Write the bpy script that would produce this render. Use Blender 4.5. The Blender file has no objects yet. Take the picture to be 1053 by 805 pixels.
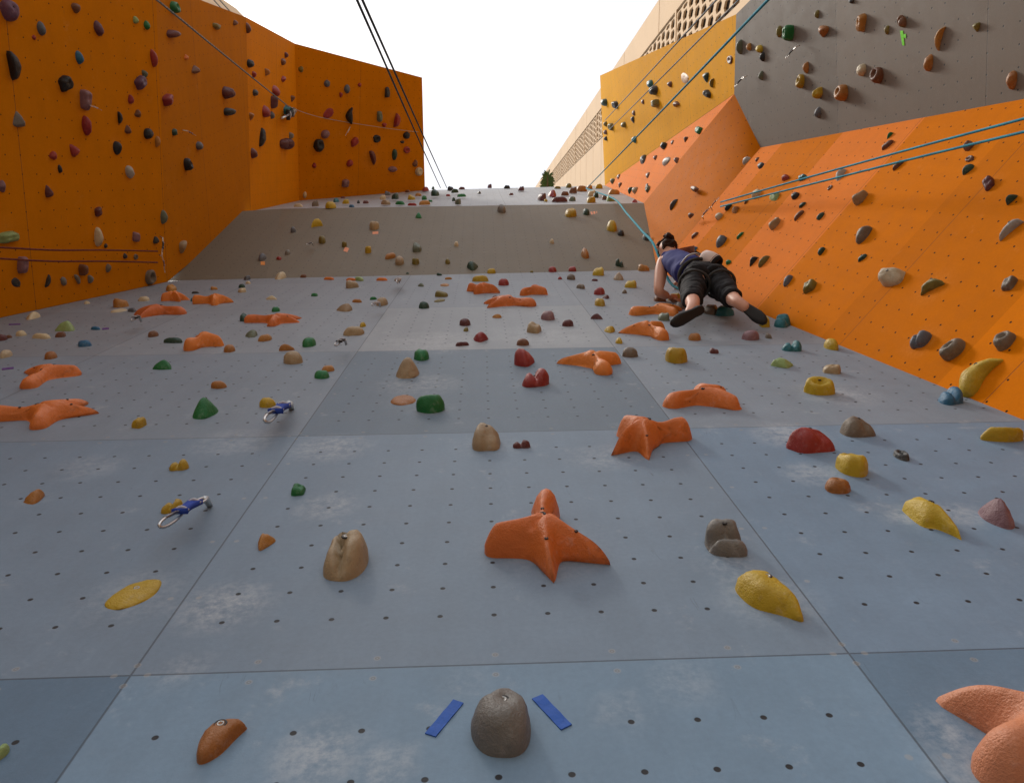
import bpy, bmesh, math, random
import numpy as np
from mathutils import Vector, noise
random.seed(7)

S = bpy.context.scene
COL = S.collection
# ------------------------------------------------------------------ camera
F, PITCH, YAW, ROLL, DW, X0, Z1 = 791.29, 1.29286057, 0.124956846, -0.138728148, 0.80123, -0.601835, 1.13226
PW = 1.22
CAM = np.array([0.0, -DW, 1.308])
ZS1 = CAM[2] + Z1                       # height of the lowest seam in view
cp, sp = math.cos(PITCH), math.sin(PITCH)
FWD = np.array([math.sin(YAW)*cp, math.cos(YAW)*cp, sp])
_r0 = np.array([math.cos(YAW), -math.sin(YAW), 0.0]); _u0 = np.cross(_r0, FWD)
RGT = _r0*math.cos(ROLL) + _u0*math.sin(ROLL)
UPV = -_r0*math.sin(ROLL) + _u0*math.cos(ROLL)

def ray(px, py):
    return FWD + RGT*((px-526.5)/F) - UPV*((py-402.5)/F)
def at(px, py, depth):
    return CAM + ray(px, py)*depth
def proj(P):
    d = np.asarray(P) - CAM
    Z = d @ FWD
    return 526.5 + F*(d @ RGT)/Z, 402.5 - F*(d @ UPV)/Z
def atz(px, py, z):
    r = ray(px, py); return CAM + r*((z-CAM[2])/r[2])
def unit(v): return v/np.linalg.norm(v)

class Plane:
    def __init__(s, p, n):
        s.p = np.array(p, float); s.n = unit(np.array(n, float))
        if (CAM - s.p) @ s.n < 0: s.n = -s.n
    def hit(s, px, py, off=0.0):
        r = ray(px, py); t = ((s.p + s.n*off - CAM) @ s.n)/(r @ s.n)
        return CAM + r*t
def plane3(a, b, c): return Plane(a, np.cross(b-a, c-a))

PL = {}
PL['L'] = Plane((0, 0, 0), (0, -1, 0))
lt0, lt1 = PL['L'].hit(180, 288.5), PL['L'].hit(672, 277.5)
ztop = (lt0[2]+lt1[2])/2
om = atz(475, 211.3, ztop+2.44)
PL['O'] = plane3(lt0, lt1, om)
o0, o1 = PL['O'].hit(290, 214.8), PL['O'].hit(662, 209)
um = atz(500, 194.2, om[2]+4.2)
PL['U'] = plane3(o0, o1, um)
# left orange wall: facets A B C D
lw0 = PL['L'].hit(0, 327)
ab = PL['L'].hit(172, 290)
gl = lw0 + (lw0-ab)*((lw0[2])/(ab[2]-lw0[2]))
abo = atz(160, -17, ab[2])
PL['A'] = plane3(gl, ab, abo)
bc = PL['O'].hit(258, 217.5)
PL['B'] = plane3(ab, abo, bc)
bco = PL['B'].hit(253, 18)
cd = at(308, 206.5, (bc-CAM)@FWD + 2.4)
PL['C'] = plane3(bc, bco, cd)
cdo = PL['C'].hit(303, 45)
de = PL['U'].hit(437, 195.8)
PL['D'] = plane3(cd, cdo, de)
deo = PL['D'].hit(434, 80)
# right side
re = PL['L'].hit(676, 279)
rg_ = PL['L'].hit(1053, 432)
gr = re + (re-rg_)*(-(re[2])/(re[2]-rg_[2]))
rgo = atz(782, 152, re[2])
PL['R'] = plane3(gr, re, rgo)
rg1 = PL['R'].hit(1053, 102)
gm = rgo + (rg1-rgo)*0.35
gpx, gpy = proj(gm)
gmo = atz(863, 0, PL['R'].hit(862, 138)[2])
PL['G'] = plane3(rgo, rg1, gmo)
e3 = PL['G'].hit(755, 97)
e0 = PL['O'].hit(662, 209)
PL['E'] = plane3(e0, re, e3*0.5+rgo*0.5)
f0 = PL['U'].hit(622, 190.8)
PL['F'] = plane3(e0, f0, e3)
y1 = PL['G'].hit(757, 15)
PL['Y'] = plane3(f0, e3, y1)
y2 = PL['Y'].hit(617, 78)
y3 = PL['Y'].hit(617, 193)
# ------------------------------------------------------------------ helpers
def tag(o, label=None, cat=None, group=None, kind=None):
    if label: o['label'] = label
    if cat: o['category'] = cat
    if group: o['group'] = group
    if kind: o['kind'] = kind
    return o
def link(name, me, parent=None, mat=None):
    o = bpy.data.objects.new(name, me); COL.objects.link(o)
    if parent: o.parent = parent
    if mat and me is not None: me.materials.append(mat)
    return o
def empty(name, loc=(0, 0, 0)):
    o = bpy.data.objects.new(name, None); COL.objects.link(o); o.location = loc
    o.empty_display_size = 0.1
    return o
def mesh(name, verts, faces, smooth=True):
    me = bpy.data.meshes.new(name)
    me.from_pydata([tuple(map(float, v)) for v in verts], [], [tuple(f) for f in faces])
    if smooth: me.polygons.foreach_set('use_smooth', [True]*len(me.polygons))
    me.update(); return me

class NT:
    def __init__(s, name):
        s.m = bpy.data.materials.new(name); s.m.use_nodes = True
        s.t = s.m.node_tree; s.b = s.t.nodes['Principled BSDF']
    def n(s, typ, **kw):
        x = s.t.nodes.new(typ)
        for k, v in kw.items():
            if k[0] == 'i' and k[1:].isdigit(): x.inputs[int(k[1:])].default_value = v
            else: setattr(x, k, v)
        return x
    def l(s, a, b): s.t.links.new(a, b)
    def math(s, op, a, b=None, c=None, clamp=False):
        x = s.n('ShaderNodeMath', operation=op, use_clamp=clamp)
        for i, v in enumerate((a, b, c)):
            if v is None: continue
            if isinstance(v, (int, float)): x.inputs[i].default_value = v
            else: s.l(v, x.inputs[i])
        return x.outputs[0]
    def mix(s, fac, a, b, mode='MIX'):
        x = s.n('ShaderNodeMix', data_type='RGBA', blend_type=mode)
        for i, v in ((0, fac), (6, a), (7, b)):
            if isinstance(v, (int, float)): x.inputs[i].default_value = v
            elif isinstance(v, tuple): x.inputs[i].default_value = (*v, 1) if len(v) == 3 else v
            else: s.l(v, x.inputs[i])
        return x.outputs[2]
    def ramp(s, v, lo, hi):
        x = s.n('ShaderNodeMapRange', interpolation_type='SMOOTHSTEP')
        s.l(v, x.inputs[0]); x.inputs[1].default_value = lo; x.inputs[2].default_value = hi
        return x.outputs[0]
    def noise(s, vec, scale, detail=4, rough=.6):
        x = s.n('ShaderNodeTexNoise'); x.inputs['Scale'].default_value = scale
        x.inputs['Detail'].default_value = detail; x.inputs['Roughness'].default_value = rough
        s.l(vec, x.inputs['Vector']); return x.outputs['Fac']

def wall_mat(name, chalk_col, chalk_amt, rough=.62, nu=12.0, nv=12.0, screws=False, margin=True, spec=.35, holer=.052, mott=.16, gold=0.0):
    """painted plywood panel: t-nut holes on a grid, panel joints, screw heads, scuffs and chalk"""
    t = NT(name)
    uv = t.n('ShaderNodeUVMap', uv_map='cells').outputs[0]
    col = t.n('ShaderNodeAttribute', attribute_name='paint').outputs['Color']
    chk = t.n('ShaderNodeAttribute', attribute_name='chalk').outputs['Fac']
    sep = t.n('ShaderNodeSeparateXYZ'); t.l(uv, sep.inputs[0]); u, v = sep.outputs[0], sep.outputs[1]
    # panel coordinates
    pu = t.math('DIVIDE', u, nu); pv = t.math('DIVIDE', v, nv)
    du = t.math('MULTIPLY', t.math('ABSOLUTE', t.math('SUBTRACT', pu, t.math('ROUND', pu))), nu)   # cells from the nearest joint
    dv = t.math('MULTIPLY', t.math('ABSOLUTE', t.math('SUBTRACT', pv, t.math('ROUND', pv))), nv)
    # holes: columns on integers, rows on half integers
    hu = t.math('SUBTRACT', u, t.math('ROUND', u))
    v5 = t.math('ADD', v, .5); hv = t.math('SUBTRACT', v5, t.math('ROUND', v5))
    d = t.math('SQRT', t.math('ADD', t.math('MULTIPLY', hu, hu), t.math('MULTIPLY', hv, hv)))
    hole = t.math('SUBTRACT', 1.0, t.ramp(d, holer*.8, holer*1.15))
    if margin:
        hole = t.math('MULTIPLY', hole, t.math('GREATER_THAN', du, .5))
        hole = t.math('MULTIPLY', hole, t.math('GREATER_THAN', dv, 1.0))
    jw = .022
    dj = t.math('MINIMUM', du, dv)
    joint = t.math('SUBTRACT', 1.0, t.ramp(dj, jw*.4, jw*1.2))
    vec = t.n('ShaderNodeVectorMath', operation='MULTIPLY'); t.l(uv, vec.inputs[0]); vec.inputs[1].default_value = (1, 1, 0)
    vv = vec.outputs[0]
    n1 = t.noise(vv, .12, 5, .65); n2 = t.noise(vv, .9, 6, .7); n3 = t.noise(vv, 9, 3, .7)
    st = t.n('ShaderNodeVectorMath', operation='MULTIPLY'); t.l(uv, st.inputs[0]); st.inputs[1].default_value = (1.6, .14, 0)
    n4 = t.noise(st.outputs[0], .8, 5, .7)
    f = t.math('MULTIPLY_ADD', n1, mott*1.5, 1.0-mott*.75)
    f = t.math('MULTIPLY', f, t.math('MULTIPLY_ADD', n2, mott*1.3, 1.0-mott*.65))
    f = t.math('MULTIPLY', f, t.math('MULTIPLY_ADD', n3, mott*.9, 1.0-mott*.45))
    f = t.math('MULTIPLY', f, t.math('MULTIPLY_ADD', n4, mott*.8, 1.0-mott*.4))
    sc = t.n('ShaderNodeVectorMath', operation='SCALE'); t.l(col, sc.inputs[0]); t.l(f, sc.inputs['Scale'])
    c = sc.outputs[0]
    # dark boot scuffs: thin streaks
    wv = t.n('ShaderNodeVectorMath', operation='MULTIPLY'); t.l(uv, wv.inputs[0]); wv.inputs[1].default_value = (2.4, .35, 0)
    wrp = t.n('ShaderNodeTexNoise'); wrp.inputs['Scale'].default_value = 1.1; wrp.inputs['Detail'].default_value = 2; t.l(wv.outputs[0], wrp.inputs['Vector'])
    stre = t.math('SUBTRACT', 1.0, t.ramp(t.math('ABSOLUTE', t.math('SUBTRACT', wrp.outputs['Fac'], .5)), .0, .012))
    stre = t.math('MULTIPLY', stre, t.ramp(n2, .56, .72))
    c = t.mix(t.math('MULTIPLY', stre, .4), c, (.05, .05, .055))
    # chalk: hand-placed patches broken up by noise, plus thin general dust
    cn = t.ramp(t.math('ADD', t.math('MULTIPLY', n2, .6), t.math('MULTIPLY', t.noise(vv, 4.5, 6, .75), .7)), .5, .82)
    cm = t.math('MULTIPLY', t.math('MULTIPLY', chk, cn), chalk_amt*.5, clamp=True)
    dust = t.math('MULTIPLY', t.ramp(t.noise(vv, .55, 7, .78), .57, .8), .35*chalk_amt)
    c = t.mix(t.math('MAXIMUM', cm, dust), c, chalk_col)
    c = t.mix(t.math('MULTIPLY', joint, .62), c, (.03, .03, .035))
    if screws:
        su = t.math('MULTIPLY', t.math('SUBTRACT', t.math('MULTIPLY', pu, 6.0), t.math('ROUND', t.math('MULTIPLY', pu, 6.0))), nu/6)
        sv = t.math('SUBTRACT', dv, .27)
        ds = t.math('SQRT', t.math('ADD', t.math('MULTIPLY', su, su), t.math('MULTIPLY', sv, sv)))
        s1 = t.math('SUBTRACT', 1.0, t.ramp(ds, .05, .075))
        s2 = t.math('MULTIPLY', t.math('SUBTRACT', 1.0, t.ramp(t.math('ABSOLUTE', t.math('SUBTRACT', ds, .028)), .006, .018)), 1.0)
        sv2 = t.math('SUBTRACT', t.math('MULTIPLY', pv, 5.0), t.math('ROUND', t.math('MULTIPLY', pv, 5.0)))
        su2 = t.math('SUBTRACT', du, .27)
        d2 = t.math('SQRT', t.math('ADD', t.math('MULTIPLY', su2, su2), t.math('MULTIPLY', t.math('MULTIPLY', sv2, sv2), (nv/5)**2)))
        s3 = t.math('SUBTRACT', 1.0, t.ramp(d2, .045, .07))
        c = t.mix(t.math('MULTIPLY', t.math('MAXIMUM', s1, s3), .3), c, (.42, .38, .32))
        c = t.mix(t.math('MULTIPLY', s2, .35), c, (.08, .07, .06))
    c = t.mix(hole, c, (.012, .012, .014))
    t.l(c, t.b.inputs['Base Color'])
    t.l(t.math('MULTIPLY_ADD', n2, .25, rough-.1), t.b.inputs['Roughness'])
    t.b.inputs['Specular IOR Level'].default_value = spec
    bp = t.n('ShaderNodeBump'); bp.inputs['Strength'].default_value = .25; bp.inputs['Distance'].default_value = .004
    hgt = t.math('SUBTRACT', t.math('ADD', t.math('MULTIPLY', t.noise(vv, 30, 3, .6), .35), t.math('MULTIPLY', n2, .3)), t.math('ADD', t.math('MULTIPLY', hole, 1.5), joint))
    t.l(hgt, bp.inputs['Height']); t.l(bp.outputs[0], t.b.inputs['Normal'])
    return t.m

CHALK = [('L', PL['L'].hit(x, y), r, a) for x, y, r, a in ((230, 622, .10, 1), (325, 775, .08, .9), (395, 788, .06, .8), (780, 605, .08, .8), (748, 580, .07, .7), (812, 447, .14, .9), (838, 487, .10, .8), (930, 530, .07, .8), (987, 528, .08, .8), (972, 752, .06, .9), (340, 460, .14, .8), (335, 520, .09, .8), (620, 470, .12, .5), (860, 405, .18, .6), (430, 395, .2, .6), (445, 352, .3, .7), (560, 345, .3, .5), (640, 730, .05, .5), (185, 690, .05, .6), (1010, 800, .08, .8), (700, 700, .07, .4), (480, 700, .05, .3), (240, 455, .15, .5), (90, 480, .12, .4))]     # (facet, world point, radius, amount)
FACES = {}     # facet -> list of (verts, faces) gathered, material etc.

def grid(p00, p10, p11, p01, nu, nv):
    vs = []
    for j in range(nv+1):
        b = j/nv
        for i in range(nu+1):
            a = i/nu
            vs.append(p00*(1-a)*(1-b)+p10*a*(1-b)+p11*a*b+p01*(1-a)*b)
    fs = [(j*(nu+1)+i, j*(nu+1)+i+1, (j+1)*(nu+1)+i+1, (j+1)*(nu+1)+i) for j in range(nv) for i in range(nu)]
    return vs, fs

def facet_obj(name, parent, pieces, pl, origin, eu, ev, cell, paint, mat, thick=.07, offu=0., offv=0., chalk_key=None):
    """pieces: list of (verts, faces). eu, ev: unit in-plane axes for the hole grid, paint(center)->rgb"""
    V, Fc = [], []
    for vs, fs in pieces:
        o = len(V); V += vs; Fc += [tuple(i+o for i in f) for f in fs]
    V = np.array(V)
    keep = []
    for f in Fc:
        p = V[list(f)]
        a = np.linalg.norm(np.cross(p[2]-p[0], p[3]-p[1])) if len(f) == 4 else 1
        if a > 1e-6: keep.append(f)
    Fc = keep
    f0_ = V[list(Fc[len(Fc)//2])]
    nrm = np.cross(f0_[1]-f0_[0], f0_[2]-f0_[0])
    if nrm @ pl.n < 0: Fc = [f[::-1] for f in Fc]
    me = mesh(name, V, Fc, smooth=False)
    uv = me.uv_layers.new(name='cells')
    uu = (V-origin)@eu/cell+offu; vv = (V-origin)@ev/cell+offv
    li = np.zeros(len(me.loops), dtype=np.int32); me.loops.foreach_get('vertex_index', li)
    uv.data.foreach_set('uv', np.stack([uu[li], vv[li]], 1).ravel().astype(np.float32))
    at_ = me.attributes.new('paint', 'FLOAT_COLOR', 'FACE')
    cs = []
    for f in Fc:
        c = V[list(f)].mean(0); cs += [*paint(c, (c-origin)@eu/cell+offu, (c-origin)@ev/cell+offv), 1]
    at_.data.foreach_set('color', cs)
    ck = np.zeros(len(V))
    for (k, p, r, a) in CHALK:
        if k == chalk_key:
            d = np.linalg.norm(V-p, axis=1); ck = np.maximum(ck, a*np.clip(1-(d/r)**2, 0, 1))
    ca = me.attributes.new('chalk', 'FLOAT', 'POINT'); ca.data.foreach_set('value', ck.astype(np.float32))
    o = link(name, me, parent, mat)
    if thick:
        md = o.modifiers.new('thickness', 'SOLIDIFY'); md.thickness = thick; md.offset = -1
    return o

def build_walls():
    grey, orange, yel, brn = {}, {}, {}, {}
    CC = PW/12
    mg = wall_mat('grey_panel_paint', (.62, .62, .62), 1.0, screws=True, rough=.55, mott=.27)
    mo_ = wall_mat('overhang_panel_paint', (.6, .58, .54), .55, margin=False, nu=1000, nv=1000, mott=.2, holer=.05)
    mor2 = wall_mat('plain_orange_panel_paint', (.85, .42, .18), .45, nu=1000, nv=1000, margin=False, rough=.75, spec=.04, mott=.2, holer=.047)
    mor = wall_mat('orange_panel_paint', (.85, .42, .18), .65, spec=.04, nu=40, nv=9.6, margin=False, rough=.8, mott=.2, holer=.047)
    mol = wall_mat('burnt_orange_panel_paint', (.75, .42, .2), .55, nu=12, nv=24, margin=False, rough=.75, spec=.05, mott=.2, holer=.04)
    mye = wall_mat('yellow_panel_paint', (.8, .6, .3), .5, nu=12, nv=24, margin=False, rough=.75, spec=.05, mott=.2, holer=.04)
    mbr = wall_mat('brown_grey_panel_paint', (.55, .52, .48), .7, nu=13, nv=60, margin=False, mott=.2, holer=.05)
    rr = random.Random(3)
    tone = {}
    def gpaint(c, u, v):
        i, j = math.floor(u/12), math.floor(v/12)
        if (i, j) not in tone:
            t = 1+rr.uniform(-.05, .05)
            base = np.array((.165, .225, .295)) if j <= 0 else np.array((.212, .24, .275))
            if j == 1: base = np.array((.19, .232, .282))
            if (i, j) == (0, 1): base = np.array((.122, .165, .212))
            if (i, j) == (-1, -1): base = np.array((.105, .172, .25))
            if (i, j) == (1, -1): base = np.array((.115, .185, .265))
            if (i, j) == (0, -1): base = np.array((.15, .232, .32))
            if (i, j) == (1, 0): base = np.array((.15, .22, .305))
            if (i, j) == (0, 2): base = np.array((.262, .285, .31))
            tone[(i, j)] = base*t
        return tone[(i, j)]
    # ---- grey back wall
    t = empty('climbing_wall', (0, 0, 0))
    tag(t, 'tall grey climbing wall with an overhanging band, straight ahead between the orange walls', 'climbing wall')
    step = PW/36
    xs = np.arange(-4.5, 2.2, step); xs = X0 + np.round((xs-X0)/step)*step
    zs = ZS1 + np.arange(math.floor((0-ZS1)/step), math.floor((7.45-ZS1)/step)+1)*step
    zs = np.concatenate([[0.0], zs[zs > 0.01]])
    V = []
    def xl(z): return gl[0]+(ab[0]-gl[0])*z/ab[2]-.03
    def xr(z): return gr[0]+(re[0]-gr[0])*z/re[2]+.03
    def ltz(x): return lt0[2]+(lt1[2]-lt0[2])*(x-lt0[0])/(lt1[0]-lt0[0])
    for j, z in enumerate(list(zs)+[None]):
        for x in xs:
            zz = z if z is not None else 7.6
            xx = min(max(x, xl(zz)), xr(zz))
            V.append(np.array((xx, 0, z if z is not None else ltz(xx))))
    nx = len(xs)
    Fs = [(j*nx+i, j*nx+i+1, (j+1)*nx+i+1, (j+1)*nx+i) for j in range(len(zs)) for i in range(nx-1)]
    ex, ez = np.array((1., 0, 0)), np.array((0, 0, 1.))
    facet_obj('lower_panel', t, [(V, Fs)], PL['L'], np.array((X0, 0, ZS1)), ex, ez, CC, gpaint, mg, chalk_key='L')
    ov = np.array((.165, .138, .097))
    abp = np.array((ab[0], 0, ltz(ab[0]))); rep = np.array((re[0], 0, ltz(re[0])))
    cL = PL['O'].hit(275, 284.5); cL = np.array((cL[0], 0, ltz(cL[0])))
    cT = PL['O'].hit(290, 214.8)
    bcx = CAM+(bc-CAM)*.955; bcx = bcx+np.array((-.16, 0, 0)); abl = abp+np.array((-.16, 0, 0)); rep = rep+np.array((.15, 0, 0)); e0x = e0+np.array((.15, 0, 0))
    ev = unit(om-np.array((om[0], 0, ltz(om[0]))))
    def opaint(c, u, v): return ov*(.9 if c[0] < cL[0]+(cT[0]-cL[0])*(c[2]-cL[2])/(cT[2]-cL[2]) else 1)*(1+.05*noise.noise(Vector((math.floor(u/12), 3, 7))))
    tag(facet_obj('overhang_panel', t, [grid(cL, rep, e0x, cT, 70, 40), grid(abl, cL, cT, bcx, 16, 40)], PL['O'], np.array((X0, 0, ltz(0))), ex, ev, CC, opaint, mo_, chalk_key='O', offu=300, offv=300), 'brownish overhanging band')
    sx = np.array((.15, 0, 0)); mid = e0*.5+f0*.5
    uvv = unit(um-o0-(um-o0)@ex*ex)
    facet_obj('upper_panel', t, [grid(bc-sx, e0+sx, mid+sx, cd-sx, 60, 20), grid(cd-sx, mid+sx, f0+sx, de-sx*.6, 60, 20)], PL['U'], o0, ex, uvv, CC, lambda c, u, v: (.34, .36, .385), mg, chalk_key='U')
    # ---- left orange wall
    t = empty('climbing_wall', (0, 0, 0)); t.location = (-3.4, -1, 0)
    tag(t, 'tall burnt orange climbing wall of four facets along the left side', 'climbing wall')
    t2 = t; off = np.array((-3.4, -1, 0))
    og = gl+(abo-ab)
    lo = np.array((.55, .182, .001))
    def place(o, t): o.location = -np.array(t.location)
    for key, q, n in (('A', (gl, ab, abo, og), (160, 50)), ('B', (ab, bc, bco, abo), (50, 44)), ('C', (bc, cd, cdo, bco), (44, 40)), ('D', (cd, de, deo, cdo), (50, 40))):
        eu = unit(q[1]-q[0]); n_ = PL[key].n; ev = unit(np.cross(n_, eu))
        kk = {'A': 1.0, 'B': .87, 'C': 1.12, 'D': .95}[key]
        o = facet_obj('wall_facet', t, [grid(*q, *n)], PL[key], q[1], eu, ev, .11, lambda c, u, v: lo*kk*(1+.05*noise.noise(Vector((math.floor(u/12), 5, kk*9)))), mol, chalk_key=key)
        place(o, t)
    # ---- right orange wall
    t = empty('climbing_wall', (2.3, -.8, 0))
    tag(t, 'bright orange slanted climbing wall on the right, below the brown-grey wall', 'climbing wall')
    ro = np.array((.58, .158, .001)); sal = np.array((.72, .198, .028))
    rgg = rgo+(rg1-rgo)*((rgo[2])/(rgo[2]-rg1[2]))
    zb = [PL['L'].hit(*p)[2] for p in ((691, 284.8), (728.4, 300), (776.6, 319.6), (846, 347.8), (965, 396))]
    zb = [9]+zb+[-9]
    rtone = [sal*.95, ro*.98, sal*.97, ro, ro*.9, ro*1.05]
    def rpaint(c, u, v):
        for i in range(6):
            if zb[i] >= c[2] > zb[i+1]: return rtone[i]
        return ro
    eu = unit(rgo-re); ev = unit(np.cross(PL['R'].n, eu)); ev = ev if ev[2] > 0 else -ev
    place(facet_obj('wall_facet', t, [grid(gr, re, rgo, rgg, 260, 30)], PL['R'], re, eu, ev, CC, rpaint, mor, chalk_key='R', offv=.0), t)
    eu = unit(e3-re); ev = unit(np.cross(PL['E'].n, eu))
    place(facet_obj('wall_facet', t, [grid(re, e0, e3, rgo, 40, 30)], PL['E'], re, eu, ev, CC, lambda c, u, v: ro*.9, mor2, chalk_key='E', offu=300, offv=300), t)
    eu = unit(f0-e0); ev = unit(np.cross(PL['F'].n, eu))
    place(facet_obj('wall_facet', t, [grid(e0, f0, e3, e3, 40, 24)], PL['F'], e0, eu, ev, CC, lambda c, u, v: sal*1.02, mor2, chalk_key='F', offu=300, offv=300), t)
    t = empty('climbing_wall', (1.8, -1.2, 0))
    tag(t, 'golden yellow climbing wall at the top right, below the beige tower', 'climbing wall')
    eu = unit(y3-e3); ev = unit(np.cross(PL['Y'].n, eu))
    place(facet_obj('wall_facet', t, [grid(e3, f0, y2, y1, 60, 30)], PL['Y'], e3, eu, ev, .12, lambda c, u, v: (.72, .33, .001), mye, chalk_key='Y', offu=.5), t)
    t = empty('climbing_wall', (2.5, -1.6, 0))
    tag(t, 'brown-grey climbing wall above the bright orange wall in the upper right', 'climbing wall')
    y1b = PL['G'].hit(800, -28)
    eu = unit(rg1-rgo); ev = unit(np.cross(PL['G'].n, eu))
    bg = np.array((.14, .108, .080))
    g0 = PL['G'].hit(862, 138); ug = (g0-rgo)@eu/CC
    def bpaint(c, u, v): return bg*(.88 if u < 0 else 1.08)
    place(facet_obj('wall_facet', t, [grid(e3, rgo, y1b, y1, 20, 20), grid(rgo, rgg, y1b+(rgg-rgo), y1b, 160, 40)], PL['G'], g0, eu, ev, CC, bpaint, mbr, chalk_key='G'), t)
# ------------------------------------------------------------------ climbing holds
# rows: wall, centre x y, width height as they show in the photo crop, colour, shape, turn, [own description]
PAL = {'pu': ('purple', (.15, .07, .13)), 'pl': ('plum', (.12, .04, .06)), 'bk': ('black', (.013, .012, .014)), 'dk': ('charcoal', (.045, .045, .045)),
 'sl': ('slate', (.12, .13, .155)), 'gr': ('grey', (.23, .215, .19)), 'bl': ('blue', (.02, .15, .30)), 'tl': ('teal', (.015, .19, .24)),
 'gn': ('green', (.008, .20, .05)), 'dg': ('dark green', (.018, .065, .04)), 'pg': ('pale green', (.33, .46, .17)), 'ol': ('olive', (.22, .17, .025)),
 'yl': ('yellow', (.58, .38, .012)), 'oc': ('ochre', (.52, .23, .04)), 'or': ('orange', (.74, .20, .032)), 'ob': ('orange-brown', (.44, .175, .03)),
 'br': ('brown', (.20, .075, .03)), 'sa': ('salmon-orange', (.70, .25, .125)), 'rd': ('red', (.36, .03, .025)), 'mn': ('maroon', (.13, .025, .025)), 'mv': ('mauve', (.27, .14, .16)),
 'tn': ('tan', (.44, .32, .18)), 'cr': ('cream', (.70, .58, .38)), 'pk': ('pale grey', (.5, .47, .42)), 'gb': ('grey-brown', (.20, .155, .11)), 'gg': ('grey-green', (.15, .18, .12))}
REG = {'a': (0, 0, .21842), 'b': (220, 0, .21842), 'c': (0, 160, .21842), 'd': (300, 60, .18634), 'e': (300, 180, .17094), 'f': (400, 170, .21842),
 'g': (540, 170, .14909), 'h': (540, 40, .21842), 'i': (600, 160, .21842), 'j': (740, 0, .29725), 'k': (823, 150, .21842), 'l': (823, 300, .21842),
 'm': (170, 170, .21842), 'n': (400, 300, .21842), 'o': (200, 300, .21842), 'p': (0, 280, .21842), 'q': (600, 300, .21842), 'r': (650, 380, .39761),
 's': (300, 400, .39761), 't': (0, 280, .39761), 'u': (0, 550, .3167), 'v': (0, 0, 1.0)}
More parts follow.
